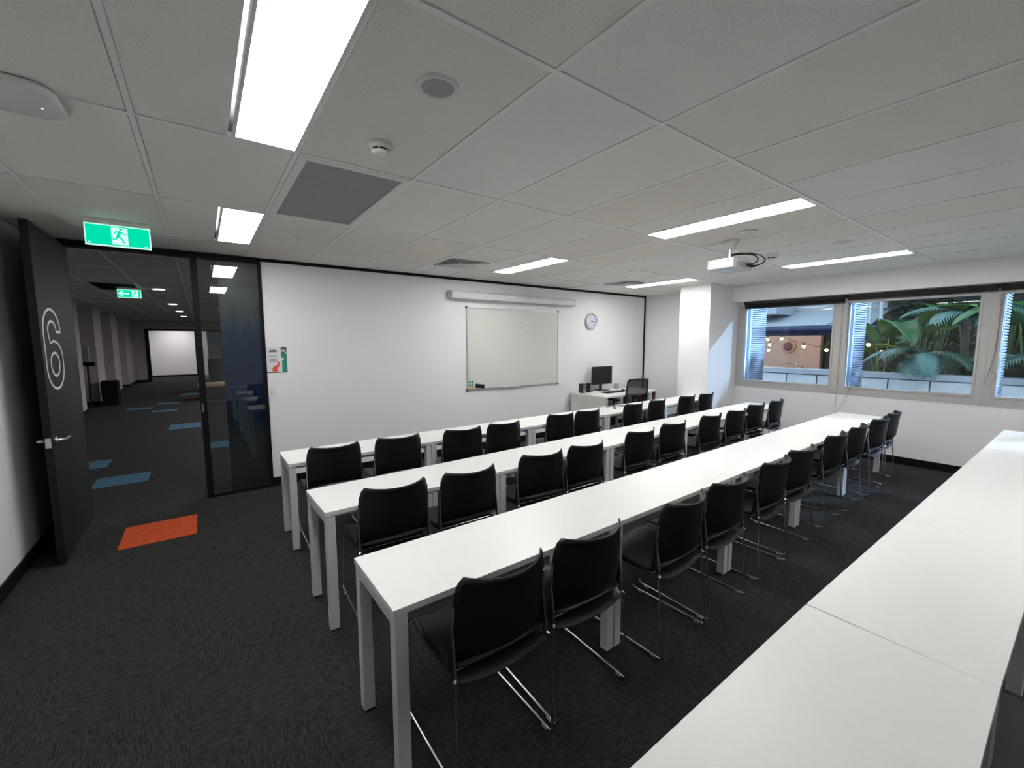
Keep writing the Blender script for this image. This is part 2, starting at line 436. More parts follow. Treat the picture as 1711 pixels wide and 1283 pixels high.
# corridor beyond
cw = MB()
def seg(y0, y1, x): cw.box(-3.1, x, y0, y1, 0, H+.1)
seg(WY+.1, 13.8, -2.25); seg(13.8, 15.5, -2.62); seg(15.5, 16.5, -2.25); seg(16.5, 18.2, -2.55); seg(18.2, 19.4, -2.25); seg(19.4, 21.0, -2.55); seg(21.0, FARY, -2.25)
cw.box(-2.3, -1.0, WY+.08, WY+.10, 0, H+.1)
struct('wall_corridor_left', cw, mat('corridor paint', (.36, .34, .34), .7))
mb = MB()
for y0, y1 in ((13.95, 15.35), (16.65, 18.05), (19.5, 20.9)):
    x = -2.62 if y0 < 15 else -2.55
    mb.box(x-.02, x+.02, y0, y1, 0, 2.15)
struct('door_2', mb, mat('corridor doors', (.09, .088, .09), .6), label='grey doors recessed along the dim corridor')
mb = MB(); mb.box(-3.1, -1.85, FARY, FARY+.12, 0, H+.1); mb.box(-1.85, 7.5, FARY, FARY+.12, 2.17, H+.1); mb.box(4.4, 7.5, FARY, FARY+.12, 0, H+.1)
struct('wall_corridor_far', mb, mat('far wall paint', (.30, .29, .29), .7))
mb = MB(); mb.box(-1.87, -1.75, FARY-.02, FARY+.14, 0, 2.21); mb.box(-1.87, 4.4, FARY-.02, FARY+.14, 2.13, 2.21); mb.box(.72, .80, FARY-.02, FARY+.14, 0, 2.2)
struct('trim_5', mb, BLACKT, label='black frame of the far opening')
mb = MB(); mb.box(-3.1, -.25, 26.2, 26.3, 0, H+.1); struct('wall_office_far', mb, WALL)
mb = MB(); mb.box(-3.1, -.25, 26.18, 26.2, 0, .08); mb.box(-.25, -.21, 26.15, 26.3, 0, H); struct('baseboard_office', mb, BLACKT)
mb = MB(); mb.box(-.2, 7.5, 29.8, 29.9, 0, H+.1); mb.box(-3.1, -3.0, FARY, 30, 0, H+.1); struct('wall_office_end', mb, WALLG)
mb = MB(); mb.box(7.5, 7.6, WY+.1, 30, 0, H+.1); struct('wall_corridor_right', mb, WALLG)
mb = MB(); mb.box(-.16, .25, 26.2, 26.24, .0, 2.3); struct('window_5', mb, mat('daylit blind', (.8, .82, .85), .6), label='pale blind in the far office')
base('corridor', (-2.25, -2.238, WY+.1, 13.8, 0, .1), (-2.62, -2.25, 13.785, 13.81, 0, .1), (-2.25, -2.238, 15.5, 16.5, 0, .1), (-2.62, -2.24, 15.485, 15.5, 0, .1),
     (-2.25, -2.238, 18.2, 19.4, 0, .1), (-2.55, -2.24, 18.185, 18.2, 0, .1), (-2.25, -2.238, 21.0, FARY, 0, .1), (-2.55, -2.24, 20.985, 21.0, 0, .1), (-2.25, -1.85, FARY-.012, FARY, 0, .1))

# windows
WINS = [(3.615, 2.155), (2.155, .705), (.705, -.745), (-.745, -1.9)]
for k, (ya, yb) in enumerate(WINS):
    f = MB(); x0, x1 = XR-.012, XR+.075
    gl0, gl1 = ya-(.125 if k == 0 else .095), yb+.095
    f.box(x0, x1, gl0, ya, ZS, ZH); f.box(x0, x1, yb, gl1, ZS, ZH); f.box(x0, x1, gl1, gl0, ZS, ZS+.11); f.box(x0, x1, gl1, gl0, 2.19, ZH)
    wo_ = struct('window_%d' % (k+1) if k < 3 else 'window_6', f, ALU, bevel=.002)
    b = MB(); e_ = .022
    b.box(x0-.008, x0+.02, gl0-.002, gl0+e_, ZS+.09, 2.2); b.box(x0-.008, x0+.02, gl1-e_, gl1+.002, ZS+.09, 2.2); b.box(x0-.008, x0+.02, gl1, gl0, ZS+.088, ZS+.112)
    for yy in (yb+.002,): b.box(x0-.002, x0+.01, yy-.004, yy+.004, ZS, ZH)
    b.build('window_sash', ALU, wo_, bevel=.001)
    b = MB(); b.box(XR+.035, XR+.043, gl1-.004, gl0+.004, ZS+.10, 2.195); b.build('glass_pane', GLASS, wo_)
    b = MB()
    for yy, zz in ((ya-.05, 1.42), (yb+.05, 1.42), ((ya+yb)/2, ZS+.05)): b.lathe([(.006, 0), (.006, -.003)], (x0, yy, zz), 'x', 10)
    b.build('screw_cover', GREYP, wo_)

# ================================================================== things: ceiling
LL = ['large lit ceiling panel nearest the camera, cut by the top edge', 'lit ceiling panel between the exit sign and the dark air grille',
      'lit ceiling panel just in front of the projector', 'lit ceiling panel above the projector screen housing',
      'lit ceiling panel nearest the windows, right of the projector', 'lit ceiling panel beside the white column, nearest the far right corner',
      'unseen ceiling panel kept for its light, behind the camera in the middle', 'unseen ceiling panel kept for its light, behind the camera by the windows']
for (a, b, y), lb in zip(LIGHTS, LL):
    c = ((a+b)/2, y+.6, H)
    t_ = thing('ceiling_light', lb, 'light', c, 0, 'recessed ceiling light panels')
    hw, hl = (b-a)/2, .588
    m = MB(); e_ = .012
    m.box(-hw, hw, -hl, -hl+e_, -.002, .03); m.box(-hw, hw, hl-e_, hl, -.002, .03); m.box(-hw, -hw+e_, -hl+e_, hl-e_, -.002, .03); m.box(hw-e_, hw, -hl+e_, hl-e_, -.002, .03)
    m.build('frame', WHITEP, t_)
    m = MB(); m.box(-hw+e_, hw-e_, -hl+e_, hl-e_, .003, .02); m.build('diffuser', PANEL, t_)

# return-air grille with perforated face
t_ = thing('air_grille', 'dark grey square perforated air grille in a white ceiling frame', 'grille', (.73, 2.947, H))
m = MB(); hw, hl = .288, .588
m.box(-hw, -hw+.045, -hl, hl, -.004, .02); m.box(hw-.03, hw, -hl, hl, -.004, .02); m.box(-hw+.045, hw-.03, -hl, -hl+.045, -.004, .02); m.box(-hw+.045, hw-.03, hl-.03, hl, -.004, .02)
m.build('frame', WHITEP, t_, bevel=.002)
PERF = bpy.data.materials.new('perforated grey'); PERF.use_nodes = True; n_ = PERF.node_tree; b_ = n_.nodes['Principled BSDF']
tc = M_(n_, 'ShaderNodeTexCoord'); vo = M_(n_, 'ShaderNodeTexVoronoi'); vo.inputs['Scale'].default_value = 120; vo.inputs['Randomness'].default_value = 0
n_.links.new(tc.outputs['Object'], vo.inputs['Vector']); rp = M_(n_, 'ShaderNodeValToRGB'); rp.color_ramp.elements[0].position = .3; rp.color_ramp.elements[0].color = (.03, .03, .03, 1)
rp.color_ramp.elements[1].position = .4; rp.color_ramp.elements[1].color = (.36, .36, .35, 1); n_.links.new(vo.outputs['Distance'], rp.inputs[0]); n_.links.new(rp.outputs[0], b_.inputs['Base Color']); b_.inputs['Roughness'].default_value = .6
m = MB(); m.box(-hw+.045, hw-.03, -hl+.045, hl-.03, .002, .012); m.build('perforated_panel', PERF, t_)

# four-way diffusers
for x, lb in ((2.53, 'square louvred air diffuser in the ceiling above the left of the screen housing'), (5.53, 'square louvred air diffuser beside the light panel near the column')):
    t_ = thing('air_diffuser', lb, 'diffuser', (x, 4.447, H), 0, 'louvred ceiling diffusers')
    m = MB()
    def ring(r0, r1, z0, z1):
        P4 = lambda r, z: [(-r, -r, z), (r, -r, z), (r, r, z), (-r, r, z)]
        m.add(P4(r0, z0)+P4(r1, z1)+P4(r0, z0+.003)+P4(r1, z1+.003), [(i, (i+1) % 4, (i+1) % 4+4, i+4) for i in range(4)]+[(i+8, i+12, (i+1) % 4+12, (i+1) % 4+8) for i in range(4)])
    ring(.288, .245, -.001, -.003); m.build('frame', WHITEP, t_)
    m = MB()
    for k in range(5): ring(.245-.045*k, .205-.045*k, -.012+.000*k, .025)
    m.build('louvre', WHITEP, t_)
    m = MB(); m.box(-.25, .25, -.25, .25, .045, .05); m.build('neck', BACK, t_)

# ceiling speaker, detectors, sprinklers
t_ = thing('ceiling_speaker', 'round ceiling speaker with grey mesh and white rim', 'speaker', (.742, 1.458, H))
m = MB(); m.lathe([(.073, -.003), (.076, -.006), (.060, -.008), (.058, -.002)], (0, 0, 0), 'z', 40, False); m.lathe([(.076, -.006), (.076, .002)], (0, 0, 0), 'z', 40, False); m.build('rim', WHITEP, t_)
m = MB(); m.lathe([(.059, -.004), (.001, -.005)], (0, 0, 0), 'z', 40, False); m.build('mesh_grille', GREYP, t_)
def detector(x, y, lb, s=1):
    t_ = thing('smoke_detector', lb, 'smoke detector', (x, y, H))
    m = MB(); m.lathe([(.052*s, .002), (.052*s, -.008*s), (.046*s, -.022*s), (.040*s, -.024*s)], (0, 0, 0), 'z', 30); m.build('base', WHITEP, t_)
    m = MB(); m.lathe([(.036*s, -.024*s), (.036*s, -.036*s)], (0, 0, 0), 'z', 30); m.build('sensor_slots', RUBB, t_)
    m = MB(); m.lathe([(.041*s, -.035*s), (.036*s, -.044*s), (.02*s, -.047*s), (.001, -.047*s)], (0, 0, 0), 'z', 30)
    for k in range(6):
        a = k*math.pi/3; m.box(.037*s*math.cos(a)-.003, .037*s*math.cos(a)+.003, .037*s*math.sin(a)-.003, .037*s*math.sin(a)+.003, -.036*s, -.022*s)
    m.build('cap', WHITEP, t_)
detector(.728, 2.02, 'white smoke detector with black slots beside the air grille')
detector(4.98, 2.08, 'white smoke detector behind the projector, towards the windows', 1.1)
for x, y, r, lb in ((3.764, 1.77, .075, 'flat white round ceiling sensor just above the projector mount'), (4.866, 1.43, .07, 'flat white round ceiling sensor nearest the windows')):
    m = MB(); m.lathe([(r, .001), (r, -.006), (r*.8, -.012), (.012, -.013), (.012, -.02), (.001, -.02)], (0, 0, 0), 'z', 30)
    tag(m.build('ceiling_sensor', WHITEP, None, loc=(x, y, H)), lb, 'sensor')
for x, y, lb in ((.744, 4.16, 'small sprinkler head in the ceiling between exit sign and air grille'), (3.026, 4.125, 'small sprinkler head next to the light above the screen housing'), (5.656, 3.895, 'small sprinkler head next to the light near the column')):
    t_ = thing('sprinkler', lb, 'sprinkler', (x, y, H), 0, 'ceiling sprinklers')
    m = MB(); m.lathe([(.03, .001), (.028, -.004), (.010, -.006), (.010, -.012)], (0, 0, 0), 'z', 20); m.build('escutcheon', WHITEP, t_)
    m = MB(); m.tube([(.008, 0, -.01), (.012, 0, -.025), (.003, 0, -.04)], .0025, 6); m.tube([(-.008, 0, -.01), (-.012, 0, -.025), (-.003, 0, -.04)], .0025, 6)
    m.lathe([(.018, -.042), (.018, -.044)], (0, 0, 0), 'z', 16); m.build('deflector', STEEL, t_)

# wireless access point
t_ = thing('access_point', 'white rounded square wireless access point at the left edge of the ceiling', 'access point', (-.520, 2.395, H))
def rsq(r, c, z, n=8):
    o = []
    for k, (sx, sy) in enumerate(((1, 1), (-1, 1), (-1, -1), (1, -1))):
        for i in range(n+1):
            a = R(90*k+90*i/n); o.append((sx*(r-c)+c*math.cos(a), sy*(r-c)+c*math.sin(a), z))
    return o
m = MB(); prof = [(.140, .07, .0), (.147, .075, -.006), (.149, .08, -.016), (.145, .08, -.024), (.128, .08, -.030), (.06, .05, -.031)]
rg = [rsq(*q) for q in prof]; nn = len(rg[0]); vs = [p for r_ in rg for p in r_]
m.add(vs, [(i*nn+k, (i+1)*nn+k, (i+1)*nn+(k+1) % nn, i*nn+(k+1) % nn) for i in range(len(rg)-1) for k in range(nn)], True); m.add(rg[-1], [list(range(nn))])
m.build('housing', WHITEP, t_)
m = MB(); m.lathe([(.004, -.030), (.003, -.0325)], (.09, .02, 0), 'z', 10); m.build('status_light', emat('led', (.8, .9, 1), .4), t_)

# exit signs
SGREEN = emat('sign green', (.0, .68, .38), .42); SWHITE = emat('sign white', (.62, 1.0, .85), .42)
def thick(mb, a, b, w0, w1, f, d):
    dx, dy = b[0]-a[0], b[1]-a[1]; L = math.hypot(dx, dy); nx, ny = -dy/L, dx/L
    mb.prism([(a[0]+nx*w0, a[1]+ny*w0), (a[0]-nx*w0, a[1]-ny*w0), (b[0]-nx*w1, b[1]-ny*w1), (b[0]+nx*w1, b[1]+ny*w1)], f, d)
def man(mb, cx, cz, h, f, d):
    s = h; P = lambda u, v: (cx+u*s, cz+v*s)
    mb.prism([P(.10+.075*math.cos(a*math.pi/8), .36+.075*math.sin(a*math.pi/8)) for a in range(16)], f, d)
    thick(mb, P(.06, .26), P(-.06, -.04), .08*s, .07*s, f, d)
    thick(mb, P(.09, .24), P(.22, .10), .035*s, .03*s, f, d); thick(mb, P(.22, .10), P(.36, .12), .03*s, .025*s, f, d)
    thick(mb, P(.02, .25), P(-.16, .22), .035*s, .03*s, f, d); thick(mb, P(-.16, .22), P(-.24, .06), .03*s, .025*s, f, d)
    thick(mb, P(-.04, -.02), P(.12, -.20), .055*s, .045*s, f, d); thick(mb, P(.12, -.20), P(.22, -.42), .045*s, .035*s, f, d)
    thick(mb, P(-.07, -.03), P(-.15, -.22), .055*s, .04*s, f, d); thick(mb, P(-.15, -.22), P(-.40, -.22), .04*s, .035*s, f, d)
def exit_sign(c, w_, h_, lb, arrow):
    t_ = thing('exit_sign', lb, 'exit sign', c)
    m = MB(); m.box(-w_/2-.0, w_/2+.0, -.03, .03, -.035, 0); m.build('mounting_box', WHITEP, t_, bevel=.003)
    m = MB(); z1 = -.035; z0 = z1-h_
    m.box(-w_/2, w_/2, -.012, .012, z0, z1); m.build('acrylic_edge', SWHITE, t_)
    m = MB(); e_ = .007; m.box(-w_/2+e_, w_/2-e_, -.0135, -.012, z0+e_, z1-e_); m.build('green_face', SGREEN, t_)
    f = lambda u, v, w__: (u, -.0137-w__, v)
    m = MB(); mc = .0 if not arrow else w_*.22; zc = (z0+z1)/2; hh = h_*.80
    f1 = lambda u, v, w__: (u, -.0136-w__, v)
    pw = .078*h_/.17
    m.prism([(mc-pw*.55, zc-hh/2), (mc+pw*.75, zc-hh/2), (mc+pw*.75, zc+hh/2), (mc-pw*.55, zc+hh/2)], f1, .0005); 
    if arrow:
        ax = -w_*.2; ar = MB()
        for a, b in (((ax-.07, zc), (ax+.06, zc)), ((ax-.07, zc-.004), (ax-.02, zc+.04)), ((ax-.07, zc+.004), (ax-.02, zc-.04))): thick(ar, a, b, .010, .010, f1, .0005)
        ar.build('arrow', SWHITE, t_)
    else:
        for q in ((-w_/2+.015, -w_/2+.03, z0+.016, z0+.022), (w_/2-.04, w_/2-.018, z0+.014, z0+.018)):
            k_ = MB(); k_.box(q[0], q[1], -.0142, -.0136, q[2], q[3]); k_.build('test_mark', SWHITE, t_)
    m.build('white_panel', SWHITE, t_)
    m = MB(); man(m, mc+.004, zc+.004, h_*.80, lambda u, v, w__: (u, -.0142-w__, v), .0006); m.build('running_man', SGREEN, t_)
exit_sign((-.455, 4.43, H), .372, .155, 'green running man exit sign hanging from the room ceiling by the door', False)
exit_sign((-.92, 9.6, H), .30, .135, 'green exit sign with left arrow seen down the corridor', True)
# corridor diffuser over the sign
t_ = thing('corridor_air_diffuser', 'louvred ceiling diffuser above the corridor exit sign', 'diffuser', (-1.07, 9.6, H))
m = MB(); m.box(-.29, .29, -.59, -.55, -.003, .01); m.box(-.29, .29, .55, .59, -.003, .01); m.box(-.29, -.26, -.55, .55, -.003, .01); m.box(.26, .29, -.55, .55, -.003, .01); m.build('frame', GREYP, t_)
m = MB()
for k in range(8): m.box(-.26, .26, -.53+.14*k, -.515+.14*k, -.01, .04)
m.build('slats', BLACKT, t_)
# corridor downlights
DL = emat('downlight', (1, .95, .9), 8)
kids()
base_dl = None
for k, (x, y) in enumerate(((-.536, 9.6), (-.50, 13.15), (-.46, 16.1), (-.44, 19.1))):
    lb = ['nearest round downlight in the corridor ceiling', 'second round downlight along the corridor ceiling', 'third round downlight along the corridor ceiling', 'farthest round downlight in the corridor ceiling'][k]
    t_ = thing('downlight', lb, 'light', (x, y, H), 0, 'corridor downlights')
    m = MB(); m.lathe([(.10, .001), (.10, -.006), (.085, -.006)], (0, 0, 0), 'z', 24, False); m.build('rim', WHITEP, t_)
    m = MB(); m.lathe([(.085, -.0055), (.001, -.0055)], (0, 0, 0), 'z', 24, False); m.build('lens', DL, t_)
# lamps of the far office, out of sight above the opening
m = MB(); m.box(-1.2, -.6, 24.0, 25.6, H-.01, H); tag(m.build('unseen_light_panel', emat('office panel', (1, .93, .92), 5.0), None), 'lit panel of the office beyond the corridor', 'light')

for k, y in enumerate((7.2, 10.8, 14.4, 18.0)):  # panels added out of view to brighten the corridor evenly
    m = MB(); m.box(2.9, 3.5, y, y+1.2, H-.012, H-.002); tag(m.build('unseen_light_panel', emat('corridor fill panel', (1, .95, .9), 22.0), None), ['first', 'second', 'third', 'fourth'][k]+' unseen panel added to light the corridor, counted from the room', 'light', 'added corridor fill panels')
# projector
t_ = thing('projector', 'white ceiling projector hanging on a short pole with black cables', 'projector', (3.99, 2.03, H))
m = MB(); m.lathe([(.075, 0), (.075, -.012), (.055, -.03), (.05, -.07), (.03, -.075)], (0, 0, 0), 'z', 8); m.build('ceiling_mount', WHITEP, t_)
m = MB(); m.tube([(0, 0, -.06), (0, 0, -.165)], .017, 14)
m.box(-.10, .10, -.012, .012, -.168, -.160); m.box(-.012, .012, -.08, .08, -.168, -.160); m.build('drop_pole', STEEL, t_)
body = MB(); body.box(-.17, .17, -.12, .12, -.265, -.175); body.build('housing', mat('projector shell', (.55, .55, .54), .45), t_, bevel=.012)
m = MB(); m.lathe([(.045, .115), (.045, .13), (.036, .135), (.03, .12)], (.06, 0, -.215), 'y', 24); m.build('lens', RUBB, t_)
m = MB(); m.box(-.172, -.1695, -.085, -.065, -.205, -.19); m.box(-.1, .1, -.1215, -.119, -.25, -.2); m.build('port_panel', GREYP, t_)
m = MB(); m.lathe([(.07, -.2651), (.06, -.272), (.001, -.272)], (-.06, .0, 0), 'z', 24); m.build('underside_cover', mat('pale blue cover', (.55, .65, .80), .3), t_)
for P in ([(.015, 0, -.13), (.04, -.05, -.122), (.08, -.11, -.122), (.11, -.17, -.14), (.115, -.20, -.17), (.10, -.20, -.20), (.08, -.17, -.22), (.08, -.118, -.222)],
          [(.012, 0, -.12), (.06, -.06, -.11), (.12, -.13, -.115), (.16, -.20, -.14), (.17, -.24, -.18), (.16, -.22, -.215), (.14, -.17, -.23), (.14, -.118, -.23)]):
    Q = []
    for k in range(len(P)-1):
        for q in (0, .5): Q.append(tuple(P[k][c]*(1-q)+P[k+1][c]*q for c in range(3)))
    Q.append(P[-1]); m = MB(); m.tube(Q, .0055, 8); cb = m.build('cable', RUBB, t_)
    m = MB(); m.box(P[-1][0]-.016, P[-1][0]+.016, -.165, -.12, P[-1][2]-.009, P[-1][2]+.009); m.build('plug', RUBB, cb, bevel=.003)

# ================================================================== things: whiteboard wall
t_ = thing('projector_screen', 'white roll-up projector screen housing fixed above the whiteboard', 'screen', (4.09, WY, 2.32))
m = MB(); poly = [(0, .055), (-.05, .062), (-.10, .045), (-.115, .01), (-.10, -.045), (-.07, -.055), (0, -.052)]
m.prism(poly, lambda u, v, w__: (-1.2+w__, u-.005, v), 2.40); m.build('casing', SCREENM, t_, bevel=.004)
for sx in (-1, 1):
    m = MB(); m.prism([(u*1.05-.003, v*1.06) for u, v in poly], lambda u, v, w__: (sx*1.2+(w__-.012), u, v), .022); m.build('end_cap', WHITEP, t_)
m = MB(); m.box(-1.17, 1.17, -.082, -.068, -.066, -.054); m.tube([(.1, -.075, -.066), (.1, -.075, -.10)], .003, 6); m.build('bottom_bar', GREYP, t_)
for x in (-.75, .75):
    m = MB(); m.box(x-.02, x+.02, -.06, 0, .056, .066); m.build('wall_bracket', STEEL, t_)

t_ = thing('whiteboard', 'large landscape whiteboard in a thin aluminium frame', 'whiteboard', (4.07, WY, 1.545))
hw, hh = .905, .615
m = MB(); m.box(-hw+.012, hw-.012, -.022, -.006, -hh+.012, hh-.012); m.build('writing_surface', BOARD, t_)
m = MB(); m.box(-hw, hw, -.028, 0, hh-.014, hh); m.box(-hw, hw, -.028, 0, -hh, -hh+.014); m.box(-hw, -hw+.012, -.028, 0, -hh+.014, hh-.014); m.box(hw-.012, hw, -.028, 0, -hh+.014, hh-.014); m.build('frame', STEEL, t_)
m = MB()
for sx in (-1, 1):
    for sz in (-1, 1): m.box(sx*hw-.014, sx*hw+.014, -.031, 0, sz*hh-.014, sz*hh+.014)
m.build('corner_caps', mat('dark grey plastic', (.06, .06, .065), .5), t_, bevel=.003)
m = MB(); m.box(-.25, .05, -.060, -.0, -hh-.003, -hh+.002); m.box(-.25, .05, -.062, -.058, -hh-.003, -hh+.009); m.build('pen_tray', SCREENM, t_)
m = MB(); m.tube([(.10, -.0235, .34), (.115, -.0235, .325), (.125, -.0235, .30)], .004, 6); m.build('smudge', GREYP, t_)
m = MB(); m.box(-.075, .075, -.03, 0, -.03, .03)
o = m.build('board_eraser', PLAST, None, bevel=.006, loc=(3.375, WY-.0225, .985)); o.rotation_euler = (0, R(9), 0)
tag(o, 'black board eraser stuck to the whiteboard at its lower left', 'eraser')
MG = [mat('magnet green', (.03, .33, .22), .4), mat('magnet yellow', (.62, .38, .10), .4)]
for r_ in range(3):
    for c_ in range(2):
        m = MB(); m.lathe([(.017, 0), (.017, -.006), (.014, -.009), (.001, -.009)], (0, 0, 0), 'y', 16)
        o = m.build('magnet', MG[1 if r_ == 2 else 0], None, loc=(3.205+.045*c_, WY-.0215, 1.052-.045*r_))
        tag(o, '%s round magnet at the whiteboard corner, %s of the %s pair' % ('yellow' if r_ == 2 else 'green', 'left' if c_ == 0 else 'right', ['top', 'middle', 'bottom'][r_]), 'magnet', 'round magnets on the whiteboard')

# clock, about a quarter past three
t_ = thing('wall_clock', 'round silver wall clock right of the whiteboard', 'clock', (5.80, WY, 2.015))
m = MB(); m.lathe([(.150, 0), (.155, -.02), (.150, -.038), (.138, -.042), (.130, -.030)], (0, 0, 0), 'y', 48, False); m.build('rim', STEEL, t_)
m = MB(); m.lathe([(.135, -.022), (.001, -.022)], (0, 0, 0), 'y', 48, False); m.build('face', mat('clock face', (.70, .72, .82), .4), t_)
m = MB()
for k in range(60):
    a = k*math.pi/30; r0 = .118 if k % 5 else .112; q = .0006 if k % 5 else .0015
    thick(m, (math.sin(a)*r0, math.cos(a)*r0), (math.sin(a)*.124, math.cos(a)*.124), q, q, lambda u, v, w__: (u, -.0225-w__, v), .0005)
for k in range(1, 13):
    a = k*math.pi/6; cu = bpy.data.curves.new('n', 'FONT'); cu.body = str(k); cu.size = .034; cu.align_x = 'CENTER'; cu.align_y = 'CENTER'
    tmp = bpy.data.objects.new('n', cu); COL.objects.link(tmp); dg = bpy.context.evaluated_depsgraph_get(); me = tmp.evaluated_get(dg).to_mesh()
    m.add([(v.co.x+math.sin(a)*.096, -.0228, v.co.y+math.cos(a)*.096) for v in me.vertices], [list(p.vertices) for p in me.polygons])
    tmp.evaluated_get(dg).to_mesh_clear(); bpy.data.objects.remove(tmp)
m.build('numerals', BLACKT, t_)
m = MB(); ff = lambda u, v, w__: (u, -.026-w__, v)
thick(m, (-.012, 0), (.062, -.004), .005, .004, ff, .001); m.build('hour_hand', BLACKT, t_)
m = MB(); ff = lambda u, v, w__: (u, -.0275-w__, v); thick(m, (-.015, -.001), (.095, .006), .003, .0025, ff, .001); m.lathe([(.007, -.0275), (.007, -.031)], (0, 0, 0), 'y', 12); m.build('minute_hand', BLACKT, t_)

# poster and switch
t_ = thing('poster', 'small white and green notice with an orange kangaroo beside the glass', 'poster', (.683, WY, 1.456))
pw, ph = .103, .146
m = MB(); m.box(-pw, pw, -.002, 0, -ph, ph); m.build('sheet', PRINTW, t_)
F = lambda u, v, w__: (u, -.0021-w__, v)
m = MB(); m.prism([(.05, -ph+.008), (pw, -ph+.008), (pw, ph), (.047, ph), (.043, .05), (.052, 0)], F, .0004); m.build('green_band', GREEN, t_)
F2 = lambda u, v, w__: (u, -.0027-w__, v)
m = MB(); m.prism([(.045, .09), (.062, .075), (.095, .07), (pw, .09), (pw, ph), (.045, ph)], F2, .0004)
m.box(-pw, pw, -.0032, -.0026, -ph, -ph+.010)
for z, a, b, t1 in ((.108, -.065, -.005, .006), (.092, -.08, .005, .005), (.05, -.08, .0, .0018), (.04, -.075, .004, .0018), (.015, -.075, -.002, .003), (.006, -.07, .0, .002), (-.012, -.078, .0, .003), (-.022, -.07, .004, .002)): m.box(a, b, -.003, -.0024, z-t1, z+t1)
m.build('dark_print', DGREY, t_)
m = MB(); m.prism([(-.045, -ph+.012), (-.05, -.10), (-.035, -.075), (-.012, -.068), (.0, -.055), (.01, -.035), (.002, -.018), (.012, -.022), (.016, -.012), (.02, -.024), (.032, -.03), (.02, -.042), (.02, -.06), (.035, -.075), (.026, -.08), (.012, -.078), (.0, -.1), (.01, -ph+.012)], F2, .0004); m.build('orange_kangaroo', ORPR, t_)
m = MB(); m.lathe([(.014, 0), (.014, -.0008)], (.058, -.0026, .02-.012), 'y', 20); m.prism([(.016, .002), (.058, .0), (.058, .018), (.016, .014)], F2, .0004)
for a in ((.07, .112), (.058, .10), (.085, .098), (.092, .08)): m.lathe([(.009, 0), (.009, -.0012)], (a[0], -.0026, a[1]), 'y', 12)
m.build('white_print', PRINTW, t_)
t_ = thing('light_switch', 'white square light switch plate below the notice', 'switch', (.612, WY, 1.088))
m = MB(); m.box(-.036, .036, -.009, 0, -.058, .058); m.build('plate', WHITEP, t_, bevel=.003)
m = MB(); m.box(-.008, .008, -.013, -.008, -.006, .004); m.build('rocker', GREYP, t_, bevel=.001)

# ================================================================== tables
def make_table(L):
    t_ = thing('training_table', 'x', 'table')
    W_ = .462; zt = .713; th = .026
    m = MB(); m.cur = 0; m.box(0, L, 0, W_, zt-th, zt)
    o = m.build('tabletop', [DESKT, DESKE], t_, bevel=.0006)
    for i in (0, 1, 2, 3): o.data.polygons[i].material_index = 1
    for x in (.004, L-.054):
        m = MB(); m.box(x, x+.05, .052, W_-.052, zt-th-.045, zt-th-.002); m.build('end_rail', DESKL, t_, bevel=.002)
        for y in (.002, W_-.052):
            m = MB(); m.box(x, x+.05, y, y+.05, .012, zt-th-.002); lg = m.build('leg', DESKL, t_, bevel=.003)
            m = MB(); m.box(x+.003, x+.047, y+.003, y+.047, 0, .013); m.build('foot', RUBB, lg)
    for y in (.06, W_-.09):
        m = MB(); m.box(.054, L-.054, y, y+.03, zt-th-.032, zt-th-.002); m.build('long_rail', DESKL, t_)
    return t_
rows = {
 1: ([.487, 1.70, 2.93, 4.19, 5.47, 6.80], lambda x: 3.605+.004*(x-.5), 'the row nearest the whiteboard'),
 2: ([.495, 1.70, 2.94, 4.20, 5.47, 6.80], lambda x: 2.435+.026*(x-.5), 'the middle row'),
 3: ([.487, 1.695, 2.935, 4.18, 5.44, 6.78], lambda x: 1.377+.009*(x-.5), 'the front row with chairs in full view'),
 4: ([.46, 1.70, 2.95, 4.215, 5.46, 6.79], lambda x: .068-.014*max(0, x-1.7), 'the foreground row at lower right')}
nth = ['leftmost', 'second from the left', 'third from the left', 'second from the right', 'rightmost']
for r_, (xs, fy, nm) in rows.items():
    for i in range(5):
        L = xs[i+1]-xs[i]-(.003 if (r_, i) == (3, 1) else .0003); t_ = make_table(L)
        t_.location = (xs[i]+.0008, fy(xs[i]), 0); t_.rotation_euler = (0, 0, math.atan2(fy(xs[i+1])-fy(xs[i]), L))
        t_['label'] = 'white table, %s in %s' % (nth[i], nm); t_['group'] = 'training tables set in rows'

